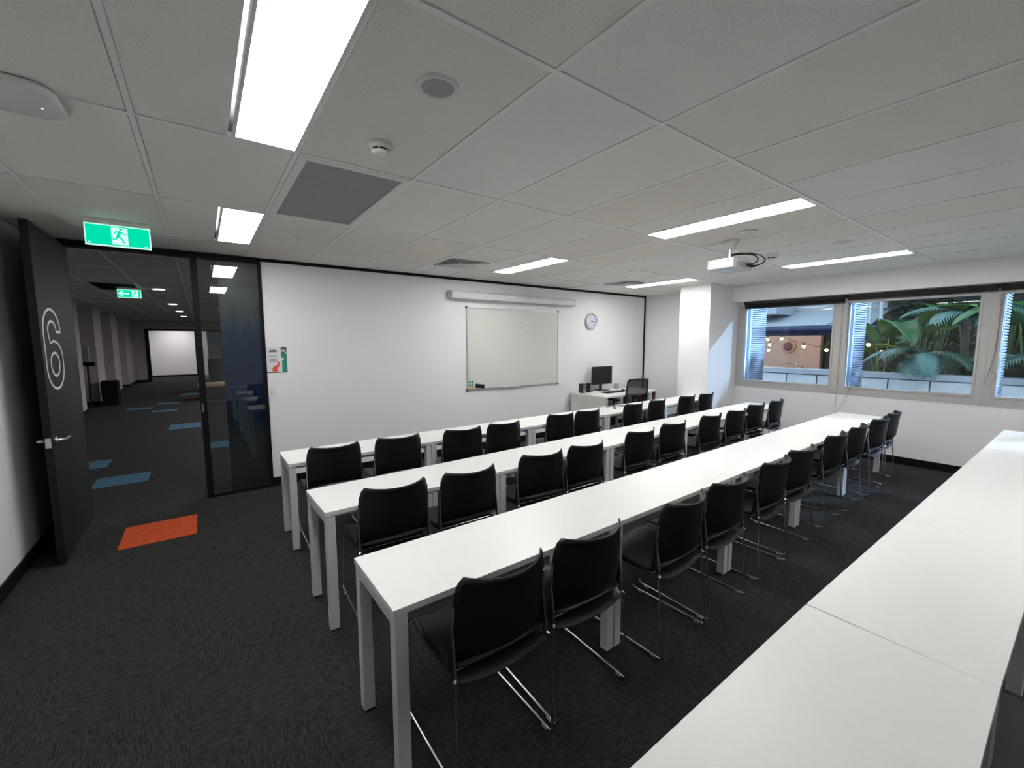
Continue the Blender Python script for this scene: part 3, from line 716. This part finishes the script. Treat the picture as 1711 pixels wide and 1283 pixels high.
# ================================================================== chairs
def make_chair():
    t_ = thing('sled_chair', 'x', 'chair')
    def back(u, v):
        a = 2*u-1; zb = .475+.045*(1-abs(a)**2.2)
        zt = .830-.008*(1-abs(a)**2)
        z = zb+(zt-zb)*v
        hw = .221-.012*v-.022*v**6
        if v > .9: pass
        y = -.258+.088*abs(a)**2.1 - .035*(z-.47)/.36 + .05*max(0, .56-z)/.1*(1-abs(a)**3) + (.0 if v < .85 else -.012*((v-.85)/.15)**2)
        cr = max(0, v-.93)/.07; x = a*hw*(1-.05*cr*cr*abs(a)**6)
        return (x, y, z)
    m = MB(); m.sheet(back, 22, 16, .008); m.build('backrest', PLAST, t_)
    def seat(u, v):
        a = 2*u-1; y = -.215+.44*v
        hw = .215+.012*math.sin(math.pi*v)-.02*(v**8)-.02*(1-v)**8
        z = .452+.014*abs(a)**2.5-.006*math.sin(math.pi*v)+.03*max(0, (.18-v)/.18)**2-.035*max(0, (v-.86)/.14)**2
        return (a*hw, y, z)
    m = MB(); m.sheet(seat, 16, 20, .011); m.build('seat', PLAST, t_)
    def pan(u, v):
        a = 2*u-1; y = -.222+.36*v; q = 1-abs(a)**2.4
        return (a*.205, y, .441-.036*q*(1-.75*v)-.004)
    m = MB(); m.sheet(pan, 14, 8, .006); m.build('seat_underside', PLAST_LIT, t_)
    for s in (-1, 1):
        P = [(.209*s, -.200, .72), (.212*s, -.192, .62), (.214*s, -.212, .50), (.214*s, -.214, .44), (.218*s, -.232, .25), (.222*s, -.250, .045),
             (.2225*s, -.250, .022), (.2225*s, -.238, .011), (.2225*s, -.2, .0105), (.2225*s, .21, .0105), (.2225*s, .238, .012), (.2215*s, .25, .03), (.214*s, .236, .2), (.206*s, .218, .415), (.2*s, .205, .433), (.19*s, .17, .437), (.19*s, -.17, .437)]
        m = MB(); m.tube(P, .0055, 10); fr_ = m.build('sled_frame', CHROME, t_)
        for y in (-.2, .19):
            m = MB(); m.box(.2225*s-.008, .2225*s+.008, y-.016, y+.016, 0.0, .009); m.build('glide', GREYP, fr_, bevel=.002)
        m = MB(); m.tube([(.204*s, -.203, .775), (.211*s, -.189, .62), (.2145*s, -.190, .50), (.2155*s, -.207, .455)], [.004, .008, .009, .009], 10); m.build('back_sleeve', PLAST, t_)
        m = MB(); m.tube([(.214*s, -.214, .452), (.222*s, -.222, .444)], .0065, 8); m.build('link_lug', CHROME, t_)
    for y in (-.16, .16):
        m = MB(); m.tube([(-.19, y, .437), (.19, y, .437)], .0055, 8); m.build('crossbar', CHROME, t_)
    return t_
ch0 = make_chair(); kids()
CX = {3: [.875, 1.365, 2.04, 2.55, 3.23, 3.77, 4.57, 5.17, 5.88, 6.46], 2: [.885, 1.385, 2.05, 2.52, 3.32, 3.91, 4.65, 5.24, 5.92, 6.50], 1: [.83, 1.375, 2.01, 2.50, 3.34, 3.78, 4.66, 5.22, 5.98, 6.50]}
CY = {3: [1.462, 1.468, 1.44, 1.452, 1.47, 1.49, 1.51, 1.51, 1.50, 1.52], 2: [2.59, 2.57, 2.60, 2.60, 2.66, 2.69, 2.70, 2.70, 2.77, 2.77], 1: [3.79, 3.79, 3.74, 3.75, 3.79, 3.78, 3.79, 3.81, 3.80, 3.79]}
CR = {3: [0, 2, -2, 1, -1, 3, 0, -2, 2, -3], 2: [2, 1, 4, 1, 2, 3, 1, 2, 3, -3], 1: [1, 2, 3, 1, 2, 2, -2, -3, 2, -1]}
rn = {3: 'the front row in full view', 2: 'the middle row', 1: 'the row nearest the whiteboard'}
cn = ['leftmost', 'second from the left', 'third from the left', 'fourth from the left', 'fifth from the left', 'fifth from the right', 'fourth from the right', 'third from the right', 'second from the right', 'rightmost']
first = True
for r_ in (3, 2, 1):
    for i in range(10):
        lb = 'black chair with chrome legs, %s in %s' % (cn[i], rn[r_])
        loc = (CX[r_][i], CY[r_][i], 0); rz = R(-CR[r_][i])
        if first: o = ch0; o.location = loc; o.rotation_euler = (0, 0, rz); first = False
        else: o = dup(ch0, loc, rz)
        o['label'] = lb; o['group'] = 'black chairs pushed in at the tables'
for x, lb in ((1.35, 'black chair behind the foreground table, nearer the bottom edge'), (1.93, 'black chair behind the foreground table, at the right edge of the picture')):
    o = dup(ch0, (x, .13, 0), 0, lb, 'black chairs behind the foreground tables')

# ================================================================== teacher desk and what is on it
TX, TY, TZ = 5.26, 4.60, .75
t_ = thing('teacher_desk', 'white teacher desk with solid side panel against the whiteboard wall', 'desk', (TX, TY, 0))
m = MB(); m.box(0, 1.24, 0, .80, TZ-.028, TZ); m.build('desktop', DESKT, t_, bevel=.002)
m = MB(); m.box(.003, .028, .01, .80, 0, TZ-.029); m.build('side_panel', DESKE, t_)
m = MB(); m.box(.03, 1.20, .70, .72, .35, TZ-.03); m.build('modesty_panel', DESKE, t_)
for x in (.03, 1.18):
    for y in (.01, .73):
        m = MB(); m.box(x, x+.05, y, y+.05, 0, TZ-.03); m.build('leg', DESKL, t_, bevel=.002)
m = MB(); m.box(.42, .80, .45, .67, .0, .45); tag(m.build('computer_tower', mat('dark grey case', (.03, .03, .032), .5), None, bevel=.005, loc=(TX, TY, 0)), 'dark computer case on the floor under the teacher desk', 'computer')
# side table with brown legs
t_ = thing('side_table', 'small white side table with brown legs right of the teacher desk', 'table', (6.515, 4.74, 0))
m = MB(); m.box(0, .36, 0, .55, .715, .743); m.build('tabletop', DESKT, t_, bevel=.002)
BR = mat('brown leg', (.09, .05, .045), .5)
for x in (.03, .29):
    for y in (.02, .49):
        m = MB(); m.box(x, x+.04, y, y+.04, 0, .715); m.build('leg', BR, t_)
def pc_speaker(x, lb):
    t_ = thing('desktop_speaker', lb, 'speaker', (x, 5.22, TZ), 0, 'computer speakers on the teacher desk')
    m = MB(); m.box(-.045, .045, -.045, .05, 0, .165); m.build('cabinet', PLAST, t_, bevel=.012)
    m = MB(); m.lathe([(.035, -.0455), (.030, -.048), (.012, -.044), (.001, -.042)], (0, 0, .05), 'y', 20, False); m.lathe([(.022, -.0455), (.018, -.048), (.001, -.045)], (0, 0, .115), 'y', 20, False); m.build('driver', GREYP, t_)
pc_speaker(5.365, 'small black desktop speaker, left one of the pair'); pc_speaker(5.545, 'small black desktop speaker, right one beside the monitor')
t_ = thing('monitor', 'black flat computer monitor on the teacher desk', 'monitor', (5.93, 5.28, TZ))
m = MB(); m.box(-.262, .262, -.022, .012, .115, .445); m.build('bezel', PLAST, t_, bevel=.004)
m = MB(); m.box(-.25, .25, -.0235, -.0215, .13, .433); m.build('screen', mat('switched off screen', (.012, .012, .013), .15), t_)
m = MB(); m.box(-.025, .025, .012, .04, .01, .28); m.build('neck', PLAST, t_, bevel=.003)
m = MB(); m.box(-.13, .13, -.09, .11, 0, .012); m.build('stand_base', PLAST, t_, bevel=.004)
t_ = thing('keyboard', 'black keyboard lying in front of the monitor', 'keyboard', (5.86, 4.95, TZ))
m = MB(); m.box(-.22, .22, -.07, .07, 0, .016); m.build('case', PLAST, t_, bevel=.004)
m = MB()
for r_ in range(5):
    for c_ in range(15): m.box(-.21+.0282*c_, -.21+.0282*c_+.024, -.06+.0245*r_, -.06+.0245*r_+.02, .016, .022)
m.build('keys', mat('key plastic', (.02, .02, .02), .5), t_)
m = MB(); m.sphere((0, 0, 0.003), .035, 14, (.85, 1.5, .9)); mm_ = MB()
m.v = [(a, b, max(0, c)) for a, b, c in m.v]; tag(m.build('computer_mouse', PLAST, None, loc=(6.17, 4.97, TZ)), 'black computer mouse right of the keyboard', 'mouse')
t_ = thing('pen_cup', 'grey pen cup at the back of the teacher desk', 'cup', (6.37, 5.30, TZ))
m = MB(); m.lathe([(.045, 0), (.048, .10), (.044, .10), (.041, .006), (.001, .006)], (0, 0, 0), 'z', 24, False); m.lathe([(.001, 0), (.045, 0)], (0, 0, 0), 'z', 24, False); m.build('body', GREYP, t_)

# office chair
t_ = thing('office_chair', 'black mesh backed swivel chair at the teacher desk', 'office chair', (5.86, 4.64, 0), R(-10))
MESHM = bpy.data.materials.new('chair mesh'); MESHM.use_nodes = True; n_ = MESHM.node_tree; n_.nodes.clear()
o_ = M_(n_, 'ShaderNodeOutputMaterial'); df = M_(n_, 'ShaderNodeBsdfDiffuse'); df.inputs[0].default_value = (.02, .02, .02, 1); tr = M_(n_, 'ShaderNodeBsdfTransparent'); mx = M_(n_, 'ShaderNodeMixShader')
tc = M_(n_, 'ShaderNodeTexCoord'); ck = M_(n_, 'ShaderNodeTexChecker'); ck.inputs['Scale'].default_value = 300; n_.links.new(tc.outputs['Object'], ck.inputs[0])
n_.links.new(math_(n_, 'ADD', math_(n_, 'MULTIPLY', ck.outputs['Fac'], .3), .5), mx.inputs[0]); n_.links.new(tr.outputs[0], mx.inputs[1]); n_.links.new(df.outputs[0], mx.inputs[2]); n_.links.new(mx.outputs[0], o_.inputs[0])
def obk(a, v): return (.235*a*(1-.10*v), -.26+.05*a*a-.05*v, .56+.46*v)
loop = [obk(-1, 0), obk(-1, .5), obk(-1, .93), obk(-.9, 1), obk(-.4, 1.02), obk(0, 1.025), obk(.4, 1.02), obk(.9, 1), obk(1, .93), obk(1, .5), obk(1, 0), obk(.5, -.02), obk(0, -.02), obk(-.5, -.02), obk(-1, 0)]
m = MB(); m.tube(loop, .016, 10); m.build('back_frame', PLAST, t_)
m = MB(); m.sheet(lambda u, v: obk(2*u-1, v), 10, 8, .002); m.build('mesh_back', MESHM, t_)
m = MB(); m.tube([(0, -.02, .42), (0, -.24, .45), (0, -.29, .60), (0, -.29, .72)], .022, 10); m.build('back_support', PLAST, t_)
m = MB(); m.box(-.24, .24, -.22, .24, .44, .51); m.build('seat', mat('black fabric', (.012, .012, .013), .9), t_, bevel=.025)
for s in (-1, 1):
    m = MB(); m.tube([(.20*s, 0, .45), (.28*s, 0, .46), (.29*s, 0, .56), (.28*s, .0, .66)], .014, 8); m.build('arm_post', PLAST, t_)
    m = MB(); m.box(.28*s-.04, .28*s+.04, -.11, .14, .655, .685); m.build('arm_pad', PLAST, t_, bevel=.012)
m = MB(); m.tube([(0, 0, .08), (0, 0, .44)], .028, 14); m.build('gas_column', PLAST, t_)
for k in range(5):
    a = k*2*math.pi/5; d = (math.cos(a), math.sin(a))
    m = MB(); m.tube([(0, 0, .11), (d[0]*.15, d[1]*.15, .10), (d[0]*.29, d[1]*.29, .065)], [.024, .018, .013], 8); fo = m.build('base_foot', PLAST, t_)
    m = MB(); m.lathe([(.026, -.02), (.026, .02)], (d[0]*.29, d[1]*.29, .026), 'x', 14); m.build('castor', RUBB, fo)
# loose cable on the row-1 table
m = MB()
pts = []
for i in range(40):
    a = i/39*math.pi*5; pts.append((.17*math.cos(a*.6)+.06*math.cos(a), .08*math.sin(a), .0045+.0006*i/4))
m.tube(pts, .0045, 6); tag(m.build('coiled_cable', PLAST, None, loc=(4.78, 3.93, .713)), 'thin black cable lying in loops on the table in front of the teacher desk', 'cable')
# carpet tiles of another colour
def ctile(x, y, wx, wy, mt, lb):
    m = MB(); m.box(0, wx, 0, wy, 0, .003); o = m.build('carpet_tile', mt, None, loc=(x, y, 0)); tag(o, lb, 'carpet tile')
    return o
ctile(-.645, 4.47, .512, .512, ORANGE, 'orange carpet tile on the room floor by the doorway')
BT = [(-1.12, 6.56, .5, .47, 'nearest to the doorway'), (-1.62, 7.62, .5, .5, 'second from the doorway, half hidden by the door leaf'), (-.60, 10.2, .5, .62, 'by the mullion, about four metres down the corridor'),
      (-1.06, 13.0, .49, .35, 'right one of a staggered pair halfway down the corridor'), (-1.58, 13.75, .49, .40, 'left one of a staggered pair halfway down the corridor'), (-1.06, 14.6, .49, .35, 'just beyond the staggered pair'), (-.62, 16.7, .5, .5, 'farthest one before the ottomans'),
      (.02, 8.0, .5, .5, 'seen through the clear strip of the sidelight')]
for x, y, a, b, lb in BT: o = ctile(x, y, a, b, BLUEC, 'blue carpet tile in the corridor, '+lb); o['group'] = 'blue carpet tiles in the corridor'

# corridor furniture
t_ = thing('sanitiser_stand', 'thin black hand sanitiser stand in a corridor recess', 'stand', (-2.36, 15.0, 0))
m = MB(); m.lathe([(.16, 0), (.16, .01), (.02, .015)], (0, 0, 0), 'z', 24); m.build('base', BLACKT, t_)
m = MB(); m.tube([(0, 0, .01), (0, 0, 1.1)], .02, 10); m.build('pole', BLACKT, t_)
m = MB(); m.box(-.12, .14, -.09, .06, 1.06, 1.16); m.build('tray', BLACKT, t_, bevel=.01)
m = MB(); m.box(-.06, .05, -.05, .05, 1.16, 1.55); m.build('dispenser', mat('pale dispenser', (.25, .25, .29), .5), t_, bevel=.015)
t_ = thing('waste_bin', 'tall black waste bin in the corridor', 'bin', (-2.02, 15.3, 0))
m = MB(); m.prism([(-.14, 0), (.14, 0), (.15, .60), (-.15, .60)], lambda u, v, w__: (u, -.16+w__, v), .32); m.build('body', BLACKT, t_, bevel=.02)
m = MB(); m.box(-.158, .158, -.168, .168, .60, .655); m.build('lid', BLACKT, t_, bevel=.02)
TAN = mat('tan upholstery', (.33, .22, .15), .8); DK = mat('dark upholstery', (.03, .028, .03), .8)
for (x, y, w_, lb) in ((-.15, 14.9, .75, 'nearer tan topped ottoman behind the glass mullion'), (-.13, 17.6, .8, 'farther tan topped ottoman behind the glass mullion')):
    t_ = thing('ottoman', lb, 'ottoman', (x, y, 0), 0, 'ottomans in the corridor')
    m = MB(); m.box(0, w_, 0, .7, .03, .36); m.build('base', DK, t_, bevel=.02)
    m = MB(); m.box(-.01, w_+.01, -.01, .71, .36, .46); m.build('cushion', TAN, t_, bevel=.03)
t_ = thing('lounge_chair', 'dark blue high backed lounge chair behind the ottomans', 'chair', (.42, 17.2, 0))
m = MB(); m.sheet(lambda u, v: (.35*math.sin((u-.5)*3.6)+.1, .5-.35*math.cos((u-.5)*3.6), .35+.75*v), 14, 8, .06); m.build('back', mat('navy fabric', (.015, .03, .06), .9), t_)
m = MB(); m.box(-.25, .4, -.1, .5, .08, .42); m.build('seat', mat('navy fabric seat', (.015, .03, .06), .9), t_, bevel=.03)

# ================================================================== blinds
BL = mat('black blind', (.006, .006, .007), .6)
for k, (y0, y1, zb, lb) in enumerate(((3.50, 2.10, 2.195, 'raised black blind over the left window'), (2.095, .66, 2.225, 'raised black blind over the middle window'), (.655, -.80, 2.225, 'raised black blind over the right window'))):
    t_ = thing('window_blind', lb, 'blind', (XR-.012, (y0+y1)/2, 2.30), 0, 'raised black blinds')
    h2 = abs(y0-y1)/2-.003
    m = MB(); m.box(-.055, -.002, -h2, h2, -.045, .002); m.build('head_rail', BL, t_, bevel=.003)
    m = MB(); nsl = 7; zz = 2.30-zb
    for i in range(nsl): z = -.048-(zz-.062)*i/(nsl-1); m.box(-.05, -.006, -h2+.01, h2-.01, z-.003, z)
    m.build('slats', BL, t_)
    m = MB(); m.box(-.052, -.004, -h2+.008, h2-.008, -zz, -zz+.012); m.build('bottom_rail', BL, t_, bevel=.002)
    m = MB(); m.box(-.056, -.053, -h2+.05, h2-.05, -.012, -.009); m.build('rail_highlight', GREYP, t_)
for pts, lb in (([(XR-.03, 2.135, 2.2), (XR-.02, 2.13, 1.4), (XR-.03, 2.14, .55)], 'straight thin grey blind cord hanging between left and middle windows'),
                ([(XR-.03, 2.07, 2.2), (XR-.02, 2.06, 1.3), (XR-.025, 2.0, .95), (XR-.03, 2.11, .62), (XR-.03, 2.02, .8), (XR-.025, 1.97, 1.0), (XR-.02, 2.05, 1.35), (XR-.03, 2.06, 2.2)], 'looped thin grey blind cord hanging beside the straight one'),
                ([(XR-.03, .64, 2.2), (XR-.02, .63, 1.6), (XR-.03, .67, 1.3), (XR-.03, .61, 1.25), (XR-.03, .66, 1.1), (XR-.03, .70, 1.15), (XR-.03, .65, 1.38), (XR-.03, .62, 2.2)], 'bunched thin cord hanging between middle and right windows')):
    m = MB(); m.tube(pts, .0022, 6); tag(m.build('blind_cord', mat('cord', (.16, .16, .15), .7), None), lb, 'cord')

# ================================================================== outside
m = MB(); m.box(7.7, 30, -12, 25, -.6, -.5)
o = m.build('ground', mat('paving', (.30, .31, .32), .8, noise=.2, nscale=3)); o['kind'] = 'structure'; o['label'] = 'paved ground outside the windows'
# ribbed vertical fins beside each window
RIB = mat('ribbed metal', (.20, .215, .26), .5)
GAPM = mat('fin core', (.08, .12, .22), .6)
for k, y in enumerate((3.53, 2.085, .635)):
    t_ = thing('sunshade_fin', ['ribbed pale blue vertical fin outside the left window', 'ribbed pale blue vertical fin outside the middle window', 'ribbed pale blue vertical fin outside the right window'][k], 'sunshade', (7.78, y, 0), 0, 'ribbed fins outside the windows')
    m = MB(); z = .5
    while z < 2.9:
        m.prism([(0, z), (-.016, z+.004), (-.016, z+.022), (0, z+.026)], lambda u, v, w__: (w__, u, v), .56); z += .036
    m.build('ribbed_face', RIB, t_)
    m = MB(); m.box(0, .56, -.001, .03, .4, 3.0); m.build('core_panel', GAPM, t_)
    m = MB(); m.box(-.06, 0, -.02, .03, -.5, 3.0); m.build('post', mat('fin post', (.22, .30, .42), .5), t_)
# tiled parapet
t_ = thing('parapet_wall', 'low grey tiled parapet outside with a flat coping', 'wall', (10.0, 0, -.5))
m = MB(); m.box(.02, .25, -10, 12, 0, 1.48); m.build('core', mat('grout', (.12, .13, .15), .8), t_)
m = MB(); y = -9.55+.105
while y < 11.5:
    for zz in (.0, .49, .98): m.box(0, .03, y+.012, y+.538, zz+.01, zz+.475)
    y += .55
m.build('tiles', mat('grey stone tile', (.52, .52, .50), .6, noise=.12, nscale=6), t_)
m = MB(); m.box(-.03, .28, -10, 12, 1.475, 1.575); m.build('coping', mat('coping', (.34, .35, .36), .6), t_, bevel=.004)
# tan restaurant wall under a canopy
t_ = thing('restaurant_wall', 'tan rendered wall across the terrace with dark doorway', 'building', (15, 0, -.5))
m = MB(); m.box(0, .3, 4.75, 12, 0, 2.75); m.build('wall', mat('tan render', (.46, .34, .27), .8, noise=.06, nscale=4), t_)
m = MB(); m.box(.25, .3, 3.2, 4.75, 0, 2.75); m.build('doorway', mat('dark opening', (.03, .032, .035), .6), t_)
m = MB(); m.box(-.02, .02, 4.70, 4.76, 0, 2.75); m.box(-.02, .02, 4.25, 4.31, 0, 2.75); m.build('door_frame', mat('brown frame', (.06, .035, .03), .6), t_)
m = MB()
for i in range(26): m.box(.0, .05, -2.0+.2*i, -2.0+.2*i+.15, 0, 2.5)
m.build('timber_screen', mat('weathered timber', (.13, .085, .07), .8, noise=.3, nscale=5), t_)
m = MB(); m.lathe([(.20, -.03), (.20, -.06), (.17, -.06)], (0, 5.62, 1.97), 'x', 28); m.build('round_sign', mat('round sign tan', (.45, .28, .2), .6), t_)
m = MB(); m.lathe([(.14, -.062), (.12, -.075), (.001, -.075)], (0, 5.62, 1.97), 'x', 28); m.build('round_sign_centre', mat('round sign plum', (.12, .05, .06), .5), t_)
t_ = thing('canopy', 'pale canopy with two navy rolled awning tubes', 'canopy', (12, 0, 0))
NAVY = mat('navy canvas', (.010, .022, .075), .6); PALE = mat('pale blue metal roof', (.30, .34, .36), .5)
m = MB(); m.tube([(0, 2.05, 1.94), (0, 9, 1.94)], .062, 14); m.build('upper_awning_tube', NAVY, t_)
m = MB(); m.tube([(.35, 3.05, 1.835), (.35, 9, 1.835)], .052, 14); m.build('lower_awning_tube', NAVY, t_)
m = MB(); m.box(.02, .06, 2.9, 9, 2.0, 2.02); m.add([(.02, 2.9, 2.005), (.02, 9, 2.005), (1.6, 9, 2.42), (1.6, 2.9, 2.42), (.02, 2.9, 2.03), (.02, 9, 2.03), (1.6, 9, 2.45), (1.6, 2.9, 2.45)], [(0,1,2,3), (7,6,5,4), (0,4,5,1), (1,5,6,2), (2,6,7,3), (3,7,4,0)]); m.build('roof_sheet', PALE, t_)
m = MB()
for i in range(8): m.box(1.62, 1.70, 3.0, 9.5, 2.38+.2*i, 2.57+.2*i)
m.build('siding', mat('grey blue siding', (.34, .34, .35), .6), t_)
m = MB(); m.box(.3, 1.5, 4.95, 6.1, 2.36, 2.72); m.build('duct_box', mat('pale duct', (.34, .37, .42), .5), t_, bevel=.01)
m = MB()
for a, b in (((.1, 2.95, 2.0), (1.5, 3.3, 3.3)), ((.1, 2.75, 2.0), (1.5, 3.1, 3.3))): m.tube([a, b], .035, 8)
m.build('brace', PALE, t_)
for i, y in enumerate((2.1, 3.1, 6.4)):
    m = MB(); m.tube([(.1, y, -.5), (.1, y, 2.0)], .03, 8); m.build('post', BLACKT, t_)
# string lights
def at(px, py, X):
    d = fw+RR*((px-855.5)/FPX)-UU*((py-641.5)/FPX); s = X/d.x
    return Vector((d.x*s, d.y*s, CAMZ+d.z*s))
BULB = emat('warm bulb', (1, .62, .32), 9)
bl = [(1283, 567), (1286, 576), (1284, 585), (1306, 566), (1343, 579), (1381, 585), (1451, 576), (1473, 588), (1480, 593), (1490, 588)]
t_ = thing('string_lights', 'string of small warm bulbs under the canopy outside', 'lights', (11.2, 4, 1.7))
kids()
for k, (px, py) in enumerate(bl):
    p = at(px, py, 11.2)-Vector((11.2, 4, 1.7)); m = MB(); m.sphere(p, .033, 12); bo = m.build('bulb', BULB, t_)
    m = MB(); m.tube([p+Vector((0, 0, .03)), p+Vector((0, 0, .08))], .014, 8); m.build('socket', RUBB, bo)
m = MB()
for a, b in zip(bl[:-1], bl[1:]):
    A = at(*a, 11.2)-Vector((11.2, 4, 1.62)); B = at(*b, 11.2)-Vector((11.2, 4, 1.62)); m.tube([A, (A+B)/2-Vector((0, 0, .03)), B], .005, 5)
m.build('wire', RUBB, t_)

# plants
LEAFS = [mat('leaf green', (.035, .12, .035), .38, noise=.3, nscale=6), mat('dark leaf', (.012, .05, .03), .35, noise=.3, nscale=6), mat('bluish palm leaf', (.05, .13, .11), .35, noise=.3, nscale=8), mat('yellow leaf', (.10, .17, .03), .4, noise=.3, nscale=6)]
STEM = mat('stem', (.08, .13, .03), .5)
def paddle(mb, base, ang, lift, L, Wd, droop, fold=.25):
    d = Vector((math.cos(ang), math.sin(ang), 0)); sd_ = Vector((-math.sin(ang), math.cos(ang), 0))
    def fn(u, v):
        a = 2*u-1; s = v*L
        p = Vector(base)+d*(s*math.cos(lift-droop*v))+Vector((0, 0, s*math.sin(lift-droop*v)))
        wv = Wd*(math.sin(math.pi*min(1, .04+v*.96)**.75)**.7+.0)
        return p+sd_*(a*wv)+Vector((0, 0, fold*abs(a)*wv+.012*math.sin(v*60)*abs(a)))
    mb.sheet(fn, 6, 18, .004)
def banana(x, y, z, n, ht, lb, seed, mi=0, sp=.8):
    rnd = random.Random(seed); t_ = thing('banana_plant', lb, 'plant', (x, y, z), 0, 'broad leaved plants on the terrace')
    for i in range(n):
        a = rnd.uniform(0, 6.28); h = ht*rnd.uniform(.45, .9); r_ = rnd.uniform(.1, .35)*sp
        tip = (math.cos(a)*r_, math.sin(a)*r_, h)
        m = MB(); m.tube([(0, 0, 0), (tip[0]*.3, tip[1]*.3, h*.6), tip], [.03, .022, .012], 7); m.build('stem', STEM, t_)
        m = MB(); paddle(m, tip, a, rnd.uniform(.4, 1.2), rnd.uniform(.7, 1.2), rnd.uniform(.17, .30), rnd.uniform(.7, 1.6)); m.build('leaf', LEAFS[(mi+rnd.choice((0, 0, 1, 3))) % 4], t_)
banana(11.6, 2.55, -.5, 9, 2.6, 'tall broad leaved plant left of the palms in the middle window', 3)
banana(11.35, 2.0, -.5, 9, 2.9, 'tallest broad leaved plant in the centre of the middle window', 5)
banana(11.4, 1.25, -.5, 9, 2.8, 'broad leaved plant at the right of the middle window', 9, 1)
banana(12.6, 1.9, -.5, 8, 3.4, 'broad leaved plant rising behind the others', 12)
banana(12.4, .9, -.5, 8, 3.2, 'broad leaved plant behind the window mullion', 13, 1)
banana(11.2, .55, -.5, 9, 2.9, 'broad leaved plant in the right window', 15)
banana(11.6, -.1, -.5, 8, 3.0, 'broad leaved plant at the right edge of the right window', 17, 1)
def frond(mb, base, ang, lift, L, droop, n=19, wl=.24):
    d = Vector((math.cos(ang), math.sin(ang), 0)); sd_ = Vector((-math.sin(ang), math.cos(ang), 0)); P = []
    p = Vector(base); st = L/n
    for i in range(n+1):
        P.append(p.copy()); e = lift-droop*i/n; p = p+(d*math.cos(e)+Vector((0, 0, math.sin(e))))*st
    mb.tube(P, [.008*(1-.8*i/n) for i in range(n+1)], 5)
    for i in range(2, n):
        e = lift-droop*i/n; dv = d*math.cos(e)+Vector((0, 0, math.sin(e))); ll = wl*math.sin(math.pi*(i/n)**.8)**.6+.03
        for s in (-1, 1):
            q = P[i]; t1 = q+(sd_*s*.85+dv*.5)*ll*.55+Vector((0, 0, -.01)); t2 = q+(sd_*s*.8+dv*.65)*ll-Vector((0, 0, .35*ll))
            wv = dv*.024; mb.add([q-wv, q+wv, t1+wv, t2, t1-wv], [(0, 1, 2, 4), (4, 2, 3)]); mb.add([q-wv-Vector((0,0,.001)), q+wv-Vector((0,0,.001)), t1+wv-Vector((0,0,.001)), t2, t1-wv-Vector((0,0,.001))], [(4, 2, 1, 0), (3, 2, 4)])
def palm(x, y, z, specs, lb, mi=2):
    t_ = thing('palm', lb, 'plant', (x, y, z), 0, 'palms on the terrace')
    m = MB(); m.tube([(0, 0, -.5-z), (0, 0, 0)], [.07, .05], 8); m.build('trunk', mat('palm trunk', (.06, .045, .035), .8), t_)
    for k, (a, l, L, dr) in enumerate(specs):
        m = MB(); frond(m, (0, 0, 0), R(a), R(l), L, R(dr)); m.build('frond', LEAFS[mi if k % 2 == 0 else 1], t_)
palm(10.35, 1.78, 1.35, [(200, 35, .95, 125), (150, 50, .9, 110), (100, 40, .9, 100), (250, 40, .9, 110), (300, 35, .9, 100), (20, 50, .8, 90), (180, 10, .7, 70)], 'feathery palm drooping over the parapet in the middle window')
palm(10.35, .40, 1.25, [(190, 35, .8, 130), (140, 50, .9, 120), (90, 45, 1.0, 100), (240, 40, .9, 120), (300, 45, .9, 100), (20, 50, .8, 90)], 'feathery palm drooping over the parapet in the right window')
palm(10.9, 1.3, 2.05, [(160, 30, 1.0, 80), (200, 25, 1.0, 80), (110, 45, 1.0, 90), (250, 40, 1.0, 90), (330, 50, .9, 90), (60, 50, .9, 90)], 'tall palm at the upper right of the middle window')
# backdrop hedge, a mass of leaves nobody could count
m = MB(); rnd = random.Random(4)
for i in range(7000):
    c = Vector((rnd.uniform(13.0, 13.9), rnd.uniform(-4.0, 3.0), rnd.uniform(-.4, 5.2))); a = rnd.uniform(0, 6.28); L = rnd.uniform(.2, .42)
    d = Vector((math.cos(a), math.sin(a), rnd.uniform(-.8, .5))).normalized(); s = d.cross(Vector((0, 0, 1))).normalized()*L*.26
    m.add([c, c+d*L*.5+s, c+d*L, c+d*L*.5-s], [(0, 1, 2, 3)])
tag(m.build('hedge', LEAFS[1]), 'dense dark green foliage behind the terrace plants', 'hedge', kind='stuff')
m = MB(); paddle(m, (0, .45, .02), R(278), R(22), .80, .045, R(42), -.2); tag(m.build('fallen_leaf', LEAFS[1], None, loc=(10.12, 3.55, 1.11)), 'dark curved leaf resting on the parapet outside the left window', 'leaf')
# dark building mass that closes the terrace to the right and left
m = MB(); m.box(15.2, 15.6, -9, 4.75, -.5, 6); o = m.build('wall_outside', mat('outer building', (.04, .05, .05), .7)); o['kind'] = 'structure'
for q in ((13.2, 5.9, 1.75), (13.6, 4.6, 1.8)):
    ld = bpy.data.lights.new('canopy_fill', 'POINT'); lo = bpy.data.objects.new('canopy_fill', ld); COL.objects.link(lo); lo.location = q
    ld.energy = 13; ld.color = (1, .62, .38); ld.shadow_soft_size = .06  # unseen warm fill added to brighten the tan wall
